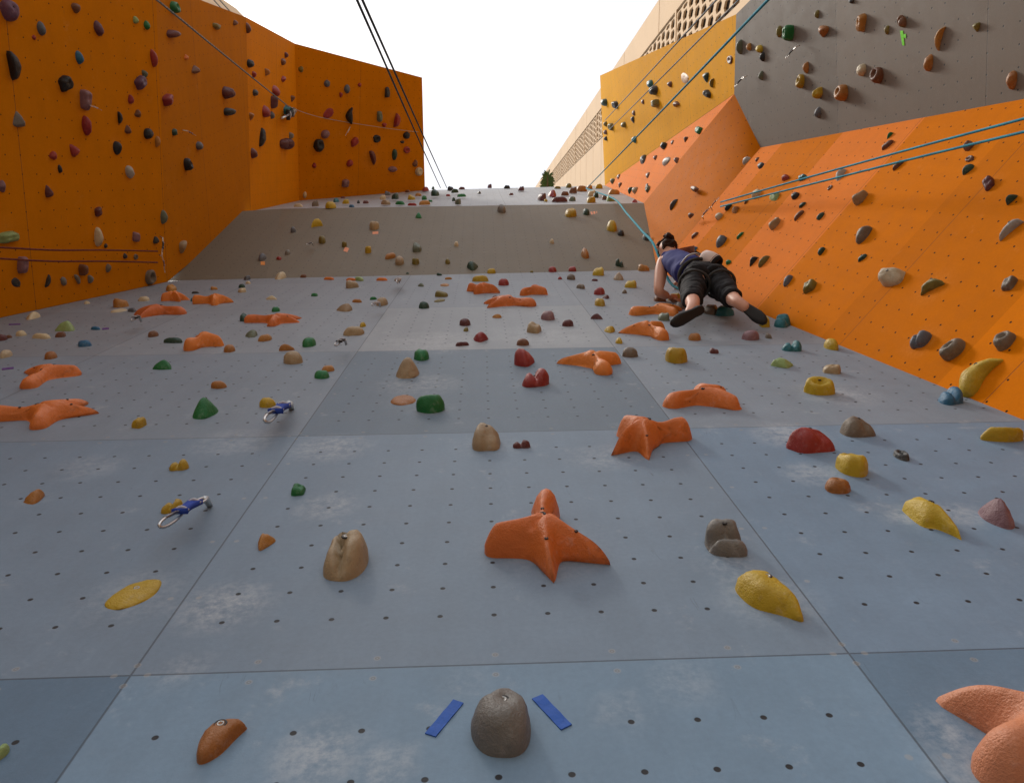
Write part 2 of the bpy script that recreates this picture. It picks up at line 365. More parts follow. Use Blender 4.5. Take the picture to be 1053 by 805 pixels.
ROWS = '''
a A 45 50 95 105 pu dome 0 big purple domed hold
a A 195 135 45 70 sl drop 80
a A 160 178 20 25 rd knob
a A 357 40 45 50 br knob
a A 465 135 50 75 pl drop 100
a A 375 272 42 65 bl drop 90
a A 640 95 28 35 pg knob
a A 692 120 32 45 gn drop 90
a A 65 310 72 140 bk moon 0 big black half-moon hold
a A 310 395 75 80 bk block 20
a A 405 472 60 100 mv block 80
a A 408 592 48 95 rd oval 90
a A 90 562 60 75 gr wedge -90
a A 725 275 38 85 rd oval 95
a A 682 350 30 40 gg knob
a A 662 390 62 70 pu block 30
a A 617 468 30 45 rd knob
a A 648 535 32 38 br wedge
a A 566 555 26 60 bk moon
a A 603 610 34 42 br wedge -90
a A 700 630 48 52 bk dome
a A 743 667 28 52 ob oval 80
a A 553 698 44 65 bk drop -90
a A 352 710 50 60 rd wedge 200
a A 250 733 38 42 rd knob
a B 825 35 52 58 gn bowl 0 green and white cup hold
a B 1020 125 40 32 ol slab
a B 818 160 70 38 mn horn 0
a B 878 270 22 24 or knob
a B 922 328 42 40 br wedge -90
a B 790 472 55 60 rd block 20
a B 823 623 28 34 dg dome
a B 940 687 36 40 sl dome
c B 888 42 48 60 bk bowl
c A 283 63 22 42 bk drop 90
c A 232 168 42 60 mn wedge 180
c A 612 78 46 62 pk oval 100
c A 463 265 38 48 mn block
c A 466 383 44 92 cr oval 90 tall cream and brown oval hold
c A 642 383 38 48 mv block
c A 773 290 36 66 gg oval 90
c B 862 430 38 62 tn cres 60
c A 710 573 54 72 gb ring 0
c A 40 385 105 60 pg slab 10 pale green ledge hold with a dark underside
c A 5 145 45 60 mv wedge
c A 108 515 55 80 mv block 90
c A 75 597 44 44 dk disc
c A 225 590 30 62 dk moon
c A 300 592 30 42 gr drop 90
c A 363 583 32 46 gr moon
c A 393 538 42 62 br block
c A 427 582 30 40 gr knob
c A 511 530 28 42 gb drop -90
c A 590 473 22 26 dk knob
c A 640 477 22 28 gb ring
c A 498 425 18 22 dk knob
c A 735 398 30 36 dk knob
b B 102 108 24 26 br knob
b C 163 133 26 52 br drop 90
b C 173 300 36 40 bk dome
b C 342 260 20 28 mn knob
b C 327 292 24 34 br knob
b C 252 340 26 36 ob knob
b C 190 352 22 32 rd knob
b C 328 373 24 32 rd wedge
b B 70 437 65 60 mn horn 0
b B 75 527 60 38 bk horn 0
b C 196 437 28 32 dk dome
b C 293 430 38 56 rd drop 90
b C 285 482 36 60 pl block
b C 372 466 22 32 br wedge
b C 247 525 40 58 rd drop 90
b C 276 543 22 36 sl drop 90
b C 178 550 26 40 ob wedge
b C 347 518 40 45 tl block
b C 229 647 44 68 bk moon
b C 365 640 24 34 gr knob
b C 345 678 80 50 mn twin 0
b C 190 722 34 50 mn drop 80
d D 50 62 28 36 ol knob
d D 195 140 34 40 sl dome
d D 305 170 34 50 sl drop 100
d D 272 203 20 30 rd knob
d D 374 148 20 24 rd knob
d D 528 188 30 60 dk block 90
d D 202 305 58 60 rd disc
d D 317 318 42 95 bk cres 90
d D 486 322 32 60 gg block 90
d D 581 342 40 78 rd moon
d D 511 370 28 26 rd knob
d D 186 420 50 48 mv dome
d D 150 482 62 72 bk bowl
d D 348 462 46 56 rd block
d D 470 445 44 44 bk ring
d D 634 425 40 40 bk dome
d D 610 463 24 16 dk knob
d D 446 550 40 80 mn moon
d D 568 532 30 62 dg oval 90
d D 635 507 38 40 rd ring
d D 124 592 24 30 rd knob
d D 320 580 38 40 rd dome
d D 557 612 50 32 mv horn 0
d D 680 580 30 40 br knob
d D 703 625 44 48 cr bowl
d D 297 690 42 46 mv block
d D 72 755 20 36 cr oval 90
e O 10 330 32 40 sl drop 90
e U 40 183 55 20 cr slab
e U 142 170 42 40 gb block
e U 235 180 68 42 yl dome
e U 325 160 42 30 yl block
e U 268 152 36 26 tl block
e U 308 135 28 14 mn slab
e U 360 187 34 18 bl slab
e U 402 162 18 22 dk knob
e U 446 163 36 20 mn dome
e U 548 135 38 30 cr block
e U 577 110 36 28 sl block
e U 565 165 60 32 tn slab
e U 622 128 44 38 dg block
e U 652 168 58 24 gn slab
e U 696 98 32 16 br slab
e U 720 135 46 32 yl block
e U 724 177 56 18 rd slab
e U 762 118 38 20 oc dome
e U 798 137 32 28 gn dome
e U 800 167 68 30 oc slab
e U 805 85 40 28 rd dome
e U 850 78 18 20 dg knob
e U 863 107 50 42 dg block
e U 832 156 30 14 gn slab
e U 955 80 38 26 bk block
e U 982 96 44 26 dg slab
e U 1023 79 38 16 mn slab
e U 941 122 28 14 rd slab
e U 975 147 22 24 dg knob
e U 1000 160 32 42 gg block
e U 1022 123 54 20 gn slab
f U 425 129 18 14 dk knob
f U 474 98 20 22 pl block
f U 555 102 30 16 bk slab
f U 575 136 22 12 mn slab
f U 622 110 30 24 pl block
f U 720 148 42 36 mn block
f U 738 165 18 14 yl knob
f U 768 132 40 34 rd wedge
f U 803 161 76 26 mn slab
f U 828 133 38 22 br dome
f U 862 158 34 22 gg slab
f U 793 105 32 12 ol slab
g U 300 140 42 32 ol dome
g U 330 172 55 46 br block
g U 390 160 75 40 oc slab
g U 445 150 40 30 oc dome
g U 510 145 50 34 yl slab
g U 460 193 58 42 cr block
g U 455 237 62 46 yl block
g U 488 205 32 44 dg block
g U 548 222 36 34 br block
g U 590 230 60 38 pg block
g U 612 182 80 38 oc slab
g U 755 247 44 24 rd wedge
g F 603 112 34 40 gg knob
g F 645 80 32 30 br knob
g F 655 138 30 34 br wedge
g F 725 175 34 50 dg knob
g F 757 175 42 50 tn drop
g F 845 70 42 30 br knob
g F 845 165 36 55 gg block
g F 840 138 24 20 dk knob
h F 555 568 36 40 dk wedge
h F 612 560 22 22 br knob
h F 665 578 48 36 pk oval 30
h F 712 572 26 28 br wedge
h F 652 505 34 36 bk dome
h F 693 488 22 16 br knob
h F 757 475 24 26 br wedge
h F 817 432 38 38 gn block
h E 953 370 46 58 pl block
h E 960 445 22 22 br knob
h E 811 543 28 34 gn dome
h E 798 708 40 30 br slab
h E 1042 575 38 40 pk oval 40
i E 507 283 30 28 br knob
i E 818 20 20 24 br knob
i E 835 48 36 30 dk dome
i E 425 232 38 54 dk oval 80
h Y 371 300 32 36 dg dome
h Y 422 312 32 38 dk block
h Y 587 213 34 36 tl dome
h Y 603 243 44 46 dk dome
h Y 680 215 24 30 br drop
h Y 752 185 42 44 oc disc
h Y 850 183 50 30 dg wedge
h Y 878 210 24 46 ol cres 80
h Y 855 260 40 40 dk block
h Y 963 100 34 34 br ring
h Y 553 297 20 18 br knob
h Y 612 305 42 40 ol block
h Y 712 308 34 28 br cres
h Y 510 350 22 20 br knob
h Y 505 383 26 24 dk wedge
h Y 462 405 26 28 ol dome
h Y 402 415 28 38 ol block
h Y 377 402 18 26 ol knob
h Y 377 440 18 24 br knob
h Y 378 470 18 22 dk knob
h Y 512 475 24 34 tl drop
j G 455 6 20 16 dk knob
j G 336 50 16 30 ol drop
j G 205 110 20 42 ol oval 90
j G 237 115 40 58 gn block 0 upright green block hold
j G 360 110 38 42 ob wedge
j G 490 80 38 66 ob block 80 tall tan-brown block hold
j G 578 105 18 32 ol drop
j G 630 75 34 44 br twin
j G 763 135 40 84 oc cres 70
j G 888 95 28 34 ol wedge
j G 722 218 34 60 ob oval 85
j G 490 243 34 44 cr dome
j G 543 262 48 58 br bowl
j G 1010 278 40 66 ob oval 95 brown-red oval hold by the right edge
j G 420 322 50 58 ob bowl 30
j G 339 390 24 40 sl drop
j G 338 322 30 52 yl block
j G 278 282 32 50 yl bowl
j G 298 235 22 42 ob drop
j G 137 170 26 28 yl dome
j G 147 197 20 34 bk drop
j G 101 163 18 28 oc knob
j G 68 163 22 52 gg oval 90
j G 142 262 18 34 gg drop
j R 590 470 22 26 gn wedge
j R 582 503 42 38 br slab 40
j R 228 615 28 24 rd knob
j R 288 615 32 26 tl block
j R 127 672 34 36 cr dome
j R 190 680 38 30 pg wedge
j R 262 678 30 28 bk dome
j R 382 650 20 20 br ring
j R 420 605 38 44 pk wedge
j R 92 700 14 16 br knob
j R 55 727 26 26 ob wedge
j R 30 718 26 26 bk dome
j R 287 710 26 22 dg slab
j R 275 747 34 40 br slab 60
j R 348 748 26 28 dg slab 40
j R 486 685 52 58 tn bowl 30 tan rimmed bowl hold
i R 900 322 54 64 tn bowl 35
j R 618 573 38 40 br slab 50
j R 862 505 40 40 br block
j R 865 550 32 24 br ring
j R 860 587 42 40 dg wedge 200
j R 930 635 44 56 mn block
j R 1010 692 36 46 dg wedge 200
k R 995 397 115 110 pk cres 50 big pale grey hold at the right edge
k R 300 420 78 88 gb drop 240 grey-brown spike-shaped hold
k R 293 528 44 40 dg slab 30
k R 100 497 36 42 dg dome
k R 430 618 130 92 cr rock 15 big cream block hold
k R 623 665 115 82 ol cres 35 long olive curved ledge hold
k R 985 647 80 74 gb block 10
k R 45 662 66 72 ol block 30
k R 97 332 34 40 dg drop 50
l R 567 225 105 90 sl twin 10 slate and blue two-lobed hold
l R 715 272 125 108 gb bowl 40 grey-brown pocket hold
l R 962 232 110 98 gb bowl 0 grey-brown cup hold
l R 850 410 210 195 yl comma 60 big yellow comma-shaped hold
i R 638 287 38 36 cr dome
i R 525 377 34 34 br slab 40
i R 522 443 34 28 bl wedge
i R 650 405 52 62 sl drop 270 dark slate teardrop hold
i R 738 378 34 38 gn slab 50
i R 683 503 26 26 gn knob
i R 802 500 40 50 bk wedge
i R 850 500 54 60 ol oval 50
i R 963 590 46 58 sl drop 240
e O 153 290 68 58 yl cres 20
e O 497 305 60 56 tn bowl
e O 763 243 38 38 gn wedge
e O 183 390 44 50 ol dome
e O 317 418 30 38 ol bowl
e O 460 450 34 52 yl bowl
e O 593 487 66 42 oc slab
e O 650 515 56 58 tn dome
e O 746 520 46 44 ol bowl
e O 754 435 56 62 gg block 0 grey-green block hold
e O 990 415 26 34 cr knob
e O 938 520 30 38 ol drop
m O 458 433 38 40 sl dome
m O 535 438 26 18 rd knob
m O 577 410 26 26 gr dome
g O 315 328 82 66 yl block 15
g O 420 322 48 50 dg dome
g O 598 420 66 90 yl comma 100
g O 660 467 46 48 bk dome
g O 832 495 36 80 dk drop 90
g O 413 608 56 78 oc oval 90
g O 650 675 58 64 dg twin 150
g O 183 525 30 36 cr knob
f O 530 205 40 44 gr dome
f O 393 475 54 46 dg wedge 90
f L 482 498 40 26 yl dome
f L 770 490 40 28 rd dome
f L 863 488 38 26 rd block
f L 672 500 16 12 ol knob
f L 88 510 20 12 dg knob
f L 237 513 26 14 dg block
f L 280 532 34 12 oc slab
f L 262 563 38 16 oc disc
f L 430 533 78 30 yl slab
f L 540 550 50 34 rd dome
f L 247 605 62 32 ol block
f L 238 636 46 20 ol disc
f L 165 658 50 36 dg dome
f L 150 563 30 18 gg wedge
f L 805 531 20 14 rd knob
f L 857 525 40 30 gb dome
f L 968 540 30 12 mn slab
f L 985 500 54 42 yl block
f L 902 570 40 26 gb slab
f L 990 592 52 38 rd dome
f L 1020 620 34 20 mn wedge
f L 993 645 50 40 yl dome
f L 497 622 24 20 mn knob
f L 508 710 46 20 oc wedge
f L 748 707 66 48 mv dome 0 mauve-brown domed hold
n L 358 143 52 38 mn dome
n L 842 147 54 34 mn dome
n L 978 116 58 28 mn wedge 20
n L 683 168 70 58 tn block
n L 362 177 24 22 ol knob
n L 433 213 70 50 rd wedge 200
n L 345 246 64 22 mn slab
n L 630 237 60 36 br dome
n L 637 310 96 88 rd rock 60 red cup-shaped hold
n L 690 405 128 92 rd twin 20 glossy red two-lobed hold
n L 153 297 72 58 gn dome
n L 88 358 110 102 tn cone 0 tall tan domed hold
n L 67 510 120 50 ob disc 0 flat orange-ochre oval hold
n L 195 528 135 90 gn bowl 20 big green domed hold with a tan side
n L 458 683 135 135 tn rock 0 big tan faceted hold
n L 625 717 84 42 mn twin 10 small dark maroon jagged hold
o L 383 83 40 26 gn dome
o L 235 120 44 42 dg block
o L 268 197 58 38 gg wedge
o L 332 217 66 36 ob slab
o L 165 267 56 38 ob dome
o L 435 262 76 34 oc wedge 180
o L 540 238 66 48 gn dome
o L 465 310 92 64 tn dome
o L 750 185 100 46 tn slab
o L 793 155 30 26 yl knob
o L 705 75 76 40 tn wedge
o L 765 43 46 18 ob slab
o L 842 31 34 16 gn slab
o L 883 47 56 42 tn dome
o L 565 14 32 16 gn slab
o L 362 28 54 20 cr wedge
o L 628 362 62 34 oc slab
o L 600 390 72 42 gn dome
o L 115 438 76 38 ob dome
o L 345 522 80 50 yl dome
p L 967 640 122 105 gn cone 0 big green wedge hold
p L 807 73 52 36 oc block
p L 570 145 76 44 oc bowl
p L 560 180 78 22 cr disc
p L 678 125 56 24 cr slab
p L 623 177 44 22 sl slab
p L 920 95 36 12 dk slab
p L 910 128 26 20 tl dome
p L 1008 75 34 18 oc block
p L 410 143 30 16 cr knob
p L 157 205 66 40 cr wedge
p L 305 253 95 50 pg wedge 20
p L 450 263 46 18 bl slab
p L 400 335 66 34 bl dome
p L 722 290 52 32 br dome
p L 285 293 52 28 br block
p L 195 300 90 28 cr slab
p L 100 287 52 28 cr dome
p L 13 308 34 48 mn block
p L 42 303 30 18 br slab
p L 30 385 60 42 cr dome
p L 240 391 62 40 ob dome
p L 815 320 90 28 dg slab
p L 763 435 90 48 gn wedge 20
p L 655 708 72 56 yl block
m L 543 520 54 38 cr wedge
m L 385 530 32 24 sl block
m L 390 552 24 14 cr knob
m L 360 568 32 20 dg dome
m L 362 588 40 24 cr block
m L 650 521 30 18 br block
m L 770 533 50 14 or slab
m L 875 537 50 14 or slab
m L 880 560 62 40 tn block
m L 912 535 44 22 pg slab
m L 1020 536 54 16 or slab
q L 123 178 52 34 yl wedge
q L 167 230 34 32 yl knob
q L 220 285 76 50 gb dome
q L 437 300 106 78 yl bowl 0 yellow bowl hold
q L 523 213 60 38 ob dome
q L 615 278 44 28 mn block
q L 786 205 84 50 mv dome
q L 871 207 32 30 gb block
q L 936 137 78 68 tl twin 60
q L 852 142 50 54 yl block
q L 980 255 96 54 tl twin 0
q L 935 335 108 50 pg wedge 90
q L 377 118 56 40 gg block
q L 665 90 90 52 tl dome
q L 598 85 70 50 gb block
q L 455 65 45 36 gr dome
q L 428 25 60 40 yl block
q L 360 30 60 34 br block
i L 283 528 56 34 oc block
i L 165 568 48 40 tn wedge
i L 222 605 58 38 yl block
i L 193 640 24 20 gb knob
l L 145 248 70 58 yl dome
l L 148 365 88 48 tn block
l L 90 443 150 90 yl bowl 180 yellow hold of two stacked lobes
l L 708 490 120 90 bl twin 20 bright blue stepped hold
l L 270 635 170 102 gb rock 10 grey-brown wedge hold
l L 950 672 205 72 yl bowl 0 long yellow-tan dished hold by the right edge
r L 462 183 128 68 rd rock 20 dark red slanted block hold
r L 568 247 86 64 yl bowl 0 yellow hollowed cup hold
r L 532 300 68 44 ob dome
r L 696 222 42 32 dk ring 0 small charcoal ring hold
r L 775 385 150 115 yl comma 325  yellow boomerang-shaped hold
r L 942 373 96 82 mv cone 0 mauve cone-shaped hold
r L 243 435 112 100 gr saddle 0 big grey saddle-shaped hold
r L 355 585 178 135 yl pear 335 big yellow teardrop-shaped hold
s L 140 430 118 135 tn hump 0 big tan two-humped hold
s L 17 260 38 34 gn block
t L 690 697 46 46 ob wedge 90 orange-brown pyramid hold
t L 88 580 56 40 ob wedge 0
t L 463 498 52 32 yl twin
t L 445 605 58 40 yl twin 10
u L 432 193 185 100 yl disc 22 big flat yellow oval hold
u L 720 670 165 150 ob pear 58 curved orange-brown hold with a steel bolt
u L 8 705 45 60 pg dome
v L 515 743 62 72 gr dome 0 big grey egg-shaped hold between two blue tapes
'''
# big star-shaped orange holds: centre, width, height, turn, description
STARS = '''
563 551 126 100 0 big orange star-shaped hold in the centre of the lower grey wall
670 450 78 50 300 orange star-shaped hold with its round head pointing up right
722 408 82 28 120 red-orange star-shaped hold lying with its round head to the left
605.5 373 67 26 190 orange star-shaped hold with a sharp tip at its left end
662 340 52 21 200 orange star-shaped hold right below the climber's hand
674 318.5 56 14 115 low orange star-shaped hold level with the climber's left foot
497 296.5 33 13 60 small orange star-shaped hold, leftmost of the three high up
549 298.5 29 12 140 short orange star-shaped hold, rightmost of the three high up
524.5 310 55 14 250 long orange star-shaped hold, lowest of the three high up
280.8 329 60 14 80 long orange star-shaped hold beside a green knob on the left half
219 308 42 13 100 orange star-shaped hold with a round left end and pointed right tip
180.5 304.5 28 13 30 small orange star-shaped hold nearest the left orange wall
165 320 55 15 280 flat orange star-shaped hold pointing left, below the small one
209.5 351 41 21 160 orange star-shaped hold with a chalky round head at its lower left
52 387 65 26 185 orange star-shaped hold with a round chalky knob facing down
42 426 122 32 100 wide orange star-shaped hold cut by the left edge
1084 776 210 184 0 huge salmon-orange star-shaped hold in the bottom right corner
'''
SHN = {'dome': 'domed', 'drop': 'teardrop', 'wedge': 'wedge', 'block': 'blocky', 'moon': 'half-moon', 'cres': 'crescent', 'comma': 'comma-shaped', 'bowl': 'cupped',
 'disc': 'disc', 'twin': 'two-lobed', 'ring': 'ring', 'horn': 'horn-shaped', 'slab': 'ledge', 'knob': 'knob', 'oval': 'oval', 'cone': 'conical', 'rock': 'rocky', 'hump': 'humped', 'saddle': 'saddle-shaped', 'pear': 'pear-shaped', 'hook': 'hook-shaped'}
FN = {'A': 'on the nearest left orange facet', 'B': 'on the second left orange facet', 'C': 'on the third left orange facet', 'D': 'on the far left orange facet',
 'L': 'on the lower grey wall', 'O': 'on the brownish overhang', 'U': 'on the top grey strip', 'R': 'on the right orange wall', 'E': 'on the darker right orange facet',
 'F': 'on the salmon facet', 'Y': 'on the yellow wall', 'G': 'on the brown-grey wall'}
FS = {**{k: 'on the left wall' for k in 'ABCD'}, 'L': 'on the lower wall', 'O': 'on the overhang', 'U': 'on the top strip', 'R': 'on the right wall', 'E': 'on the right wall', 'F': 'on the salmon facet', 'Y': 'on the yellow wall', 'G': 'on the brown-grey wall'}
GRP = {'A': 'holds on the nearest left orange facet', 'B': 'holds on the second left orange facet', 'C': 'holds on the third left orange facet', 'D': 'holds on the far left orange facet',
 'L': 'holds on the lower grey wall', 'O': 'holds on the brownish overhang', 'U': 'holds on the top grey strip', 'R': 'holds on the right orange wall',
 'E': 'holds on the darker right orange facet', 'F': 'holds on the salmon facet', 'Y': 'holds on the yellow wall', 'G': 'holds on the brown-grey wall'}

def sstep(a, b, x):
    t = np.clip((x-a)/(b-a), 0, 1); return t*t*(3-2*t)

def hold_shape(kind, seed, nt=30, nr=9):
    """unit hold: base on z=0, about 1 wide, protrusion in z; returns verts, faces"""
    rg = np.random.RandomState(seed)
    th = np.linspace(0, 2*np.pi, nt, endpoint=False)
    rho = np.array([1.0, .985, .95, .88, .78, .64, .46, .26])
    if nr < 9: rho = np.array([1.0, .96, .86, .66, .38])
    c, s = np.cos(th), np.sin(th)
    R = np.ones(nt)*.5; expo = (2.8, .5); H = .5; sx = sy = 1
    lean = (rg.uniform(-.08, .08), rg.uniform(-.02, .12))
    if kind == 'dome': sy = rg.uniform(.85, 1.05); H = .52
    elif kind == 'knob': R = .5*(1+.12*np.cos(3*th+rg.uniform(0, 6))); H = .55; expo = (2.2, .6)
    elif kind == 'drop':
        R = .5*(.52+.6*((1+np.cos(th))/2)**2.2); sy = 1.15; H = .42; expo = (2, .65)
    elif kind == 'oval': sy = .6; H = .38; expo = (2.2, .6)
    elif kind == 'disc': sy = .7; H = .09; expo = (3, .6)
    elif kind == 'wedge':
        a = rg.uniform(-.2, .2); k = np.pi*2/3
        q = np.mod(th+a+k/2, k)-k/2
        R = .40/np.maximum(np.cos(q), .6)**.7; H = .5; expo = (1.7, .72)
        lean = (rg.uniform(-.1, .15), rg.uniform(.05, .2))
    elif kind == 'block':
        n = 4.5; R = .44/(np.abs(c)**n+np.abs(s)**n)**(1/n); sy = rg.uniform(.6, .85); H = .42; expo = (4.5, .5)
    elif kind == 'slab':
        n = 3.2; R = .47/(np.abs(c)**n+np.abs(s)**n)**(1/n); sy = .45; H = .33; expo = (2.6, .55)
    elif kind == 'moon':
        R = np.where(c < 0, np.minimum(.5, .06/np.maximum(-c, .02)), .5); sy = 1.0; H = .3; expo = (3, .5); sx = .8
    elif kind == 'horn': sy = .62; H = .4; R = .5*(.75+.35*((1+c)/2)**2)
    elif kind in ('cres', 'comma'): sy = .42 if kind == 'cres' else .5; H = .3; expo = (2.4, .55); R = R if kind == 'cres' else .5/(np.abs(c)**2.9+np.abs(s)**2.9)**(1/2.9)
    elif kind == 'bowl': sy = rg.uniform(.8, .95); H = .55; expo = (4, .5)
    elif kind == 'twin': R = .5*(.78+.26*np.cos(2*th)+.07*np.cos(th)); sy = .95; H = .42
    elif kind == 'ring': sy = 1; H = .3
    elif kind == 'cone': sy = .9; H = .6; expo = (1.45, .85)
    elif kind == 'rock': n = 3.2; R = .46/(np.abs(c)**n+np.abs(s)**n)**(1/n); sy = .9; H = .55; expo = (2.6, .6)
    elif kind == 'hump': n = 3; R = .47/(np.abs(c)**n+np.abs(s)**n)**(1/n); sy = 1.0; H = .5; expo = (3.4, .5)
    elif kind == 'saddle': n = 4; R = .46/(np.abs(c)**n+np.abs(s)**n)**(1/n); sy = 1.05; sx = .8; H = .5; expo = (4, .5)
    elif kind == 'pear': sy = .56; H = .3; expo = (4, .5)
    elif kind == 'hook': sy = .5; H = .34; expo = (3, .5)
    ph = rg.uniform(0, 6, 3); 
    if kind not in ('moon',): R = R*(1+.04*np.sin(2*th+ph[0])+.03*np.sin(3*th+ph[1])+.02*np.sin(5*th+ph[2]))
    vs = []
    for i, r in enumerate(rho):
        x = R*c*r*sx; y = R*s*r*sy
        h = H*(1-r**expo[0])**expo[1]*np.ones(nt)
        vs.append(np.stack([x, y, h], 1))
    vs.append(np.array([[0, 0, H]]))
    V = np.concatenate(vs)
    x, y, z = V[:, 0].copy(), V[:, 1].copy(), V[:, 2].copy()
    if kind == 'bowl':
        d = np.exp(-(((x-.03)/.2)**2+((y-.08)/.17)**2)); z -= .36*d*(z > 0)
        z *= 1+.35*np.clip(-y, -.5, .5)
    elif kind == 'twin':
        d = np.exp(-(x/.12)**2); z *= 1-.55*d; z *= 1+.3*np.clip(x*2, -1, 1)
    elif kind == 'ring':
        rr = np.sqrt(x*x+y*y); z = np.sqrt(np.clip(.16**2-(rr-.33)**2, 0, 1))*1.7+.0; z[rr > .485] = 0; z = np.maximum(z, .02*(rr < .3))
    elif kind == 'wedge':
        z *= 1+.5*np.clip(y, -.5, .5); x += .05*z
    elif kind == 'block':
        z *= 1+.5*np.clip(x*rg.choice([-1, 1])+y*.6, -.5, .5)
        z -= .10*np.exp(-((x-.1)**2+(y-.05)**2)/.025)*(z > .1)
    elif kind == 'horn':
        x += .9*z*z/H; z *= 1+.4*np.clip(x, 0, .6)
    elif kind == 'slab':
        z *= 1+.5*np.clip(y, -.4, .4); z -= .07*np.exp(-((x)**2/.07+(y-.03)**2/.006))*(z > .1)
    elif kind == 'cres':
        y *= 1-.5*np.clip(np.abs(x)*1.7, 0, 1); y -= .9*(x*x-.08)
    elif kind == 'rock':
        z *= 1+.45*np.clip(-x+y, -.6, .6); z -= .13*np.exp(-((x-.1)**2+(y+.15)**2)/.03)*(z > .1); z = np.minimum(z, .5+.35*y-.25*x)
        z = np.maximum(z, 0)
    elif kind == 'hump':
        z *= 1-.62*np.exp(-((x+.08+.25*y)/.085)**2)*(y < .33); z *= 1+.4*np.clip(x+y*.8, -.5, .5)
    elif kind == 'saddle':
        z *= 1+.5*np.clip(y*1.4, -.3, .5); z -= .3*np.exp(-((y+.12)/.13)**2)*(z > .05); z = np.maximum(z, 0.02*(z > 0))
        x *= 1+.25*np.clip(-y-.1, 0, .4)
    elif kind == 'pear':
        w = 1-.5*sstep(-.2, .6, x); y *= w*1.2; z *= .6+.4*w; y += -.55*np.clip(x+.1, 0, 1)**1.6
    elif kind == 'hook':
        w = 1-.72*sstep(-.2, .5, x); y *= w*1.3; z *= .35+1.0*sstep(.2, -.45, x); y += 1.1*np.clip(-x-.05, 0, 1)**1.3*1.2-.35*np.clip(x, 0, 1)
        z -= .12*np.exp(-((x+.38)**2+(y-.32)**2)/.008)*(z > .1)
    elif kind == 'comma':
        w = (.62+.6*np.exp(-((x+.2)/.24)**2))*(1-.5*sstep(.15, .55, x)); y *= w*1.15; z *= .45+.5*np.minimum(w, 1.1); y += -1.0*np.clip(x+.05, 0, 1)**2
    elif kind == 'dome' and rg.rand() < .6:
        z -= .10*np.exp(-((x-rg.uniform(-.15, .15))**2+(y-.12)**2)/.02)*(z > .1)
    x += lean[0]*z; y += lean[1]*z
    V = np.stack([x, y, z], 1)
    amp = .02 if kind in ('disc',) else .032
    o = Vector((seed*1.37 % 50, seed*.71 % 31, 0))
    for k in range(len(V)):
        if V[k, 2] > .01:
            n = noise.noise_vector(Vector(V[k])*4.5+o)*amp + noise.noise_vector(Vector(V[k])*13+o)*(amp*.35)
            V[k] += np.array(n)
    nrho = len(rho); fs = []
    for j in range(nrho-1):
        for i in range(nt):
            a, b = j*nt+i, j*nt+(i+1) % nt
            fs.append((a, b, b+nt, a+nt))
    top = len(V)-1; j = nrho-1
    fs += [(j*nt+i, j*nt+(i+1) % nt, top) for i in range(nt)]
    return V, fs

def star_shape(limbs=None, seed=0):
    """four-limbed hold: round head, fat round arm, two pointed limbs"""
    limbs = limbs or [(86, .56, .14, .14, 1), (188, .42, .19, .125, 1), (278, .60, .20, .02, 0), (334, .64, .185, .02, 0)]
    def sd(x, y):
        tot = np.zeros_like(x)
        ds = []
        for a, L, r0, r1, _ in limbs:
            dx, dy = math.cos(math.radians(a)), math.sin(math.radians(a))
            t = np.clip((x*dx+y*dy)/L, 0, 1); r = r0+(r1-r0)*t
            if _ == 1 and a < 100: r = r-.05*np.sin(np.pi*np.clip(t*1.2, 0, 1))+.012*t
            ds.append(np.hypot(x-dx*L*t, y-dy*L*t)-r)
        ds = np.array(ds); k = 26
        return -np.log(np.exp(-k*ds).sum(0))/k*1.0
    nt, nr = 96, 14
    th = np.linspace(0, 2*np.pi, nt, endpoint=False)
    rs = np.linspace(.02, .8, 240)
    R = np.zeros(nt)
    for i, a in enumerate(th):
        d = sd(rs*np.cos(a), rs*np.sin(a)); ins = np.where(d < 0)[0]
        R[i] = rs[ins[-1]]
    rho = 1-(np.arange(nr)/(nr))**1.6; vs = []
    for r in rho:
        x, y = R*r*np.cos(th), R*r*np.sin(th)
        d = -np.minimum(sd(x, y), 0)
        z = (.265-.06*np.hypot(x, y))*np.tanh(d/.085)**.75
        if r == 1: z = z*0
        vs.append(np.stack([x, y, z], 1))
    z0 = .265
    V = np.concatenate(vs+[np.array([[0, 0, z0]])])
    # rounded ridges running over the limbs
    x, y, z = V.T
    for k in range(len(V)):
        if V[k, 2] > .02: V[k] += np.array(noise.noise_vector(Vector(V[k])*2.6+Vector((seed*3.1, 0, seed))))*.03
    ridge = np.exp(-((y-.35*x*x-.12)/.05)**2)*(z > .12)
    V[:, 2] -= .03*np.exp(-((x*.8-y*.5+.02)/.03)**2)*(z > .2)
    fs = []
    for j in range(nr-1):
        for i in range(nt):
            a, b = j*nt+i, j*nt+(i+1) % nt; fs.append((a, b, b+nt, a+nt))
    fs += [((nr-1)*nt+i, (nr-1)*nt+(i+1) % nt, len(V)-1) for i in range(nt)]
    return V, fs

def frame_for(pl, px, py):
    P = pl.hit(px, py); n = pl.n
    a = pl.hit(px+2, py)-P; eh = unit(a)
    ev = unit(np.cross(n, eh))
    q = proj(P+ev*.01)
    if q[1] > py: ev = -ev
    return P, eh, ev, n

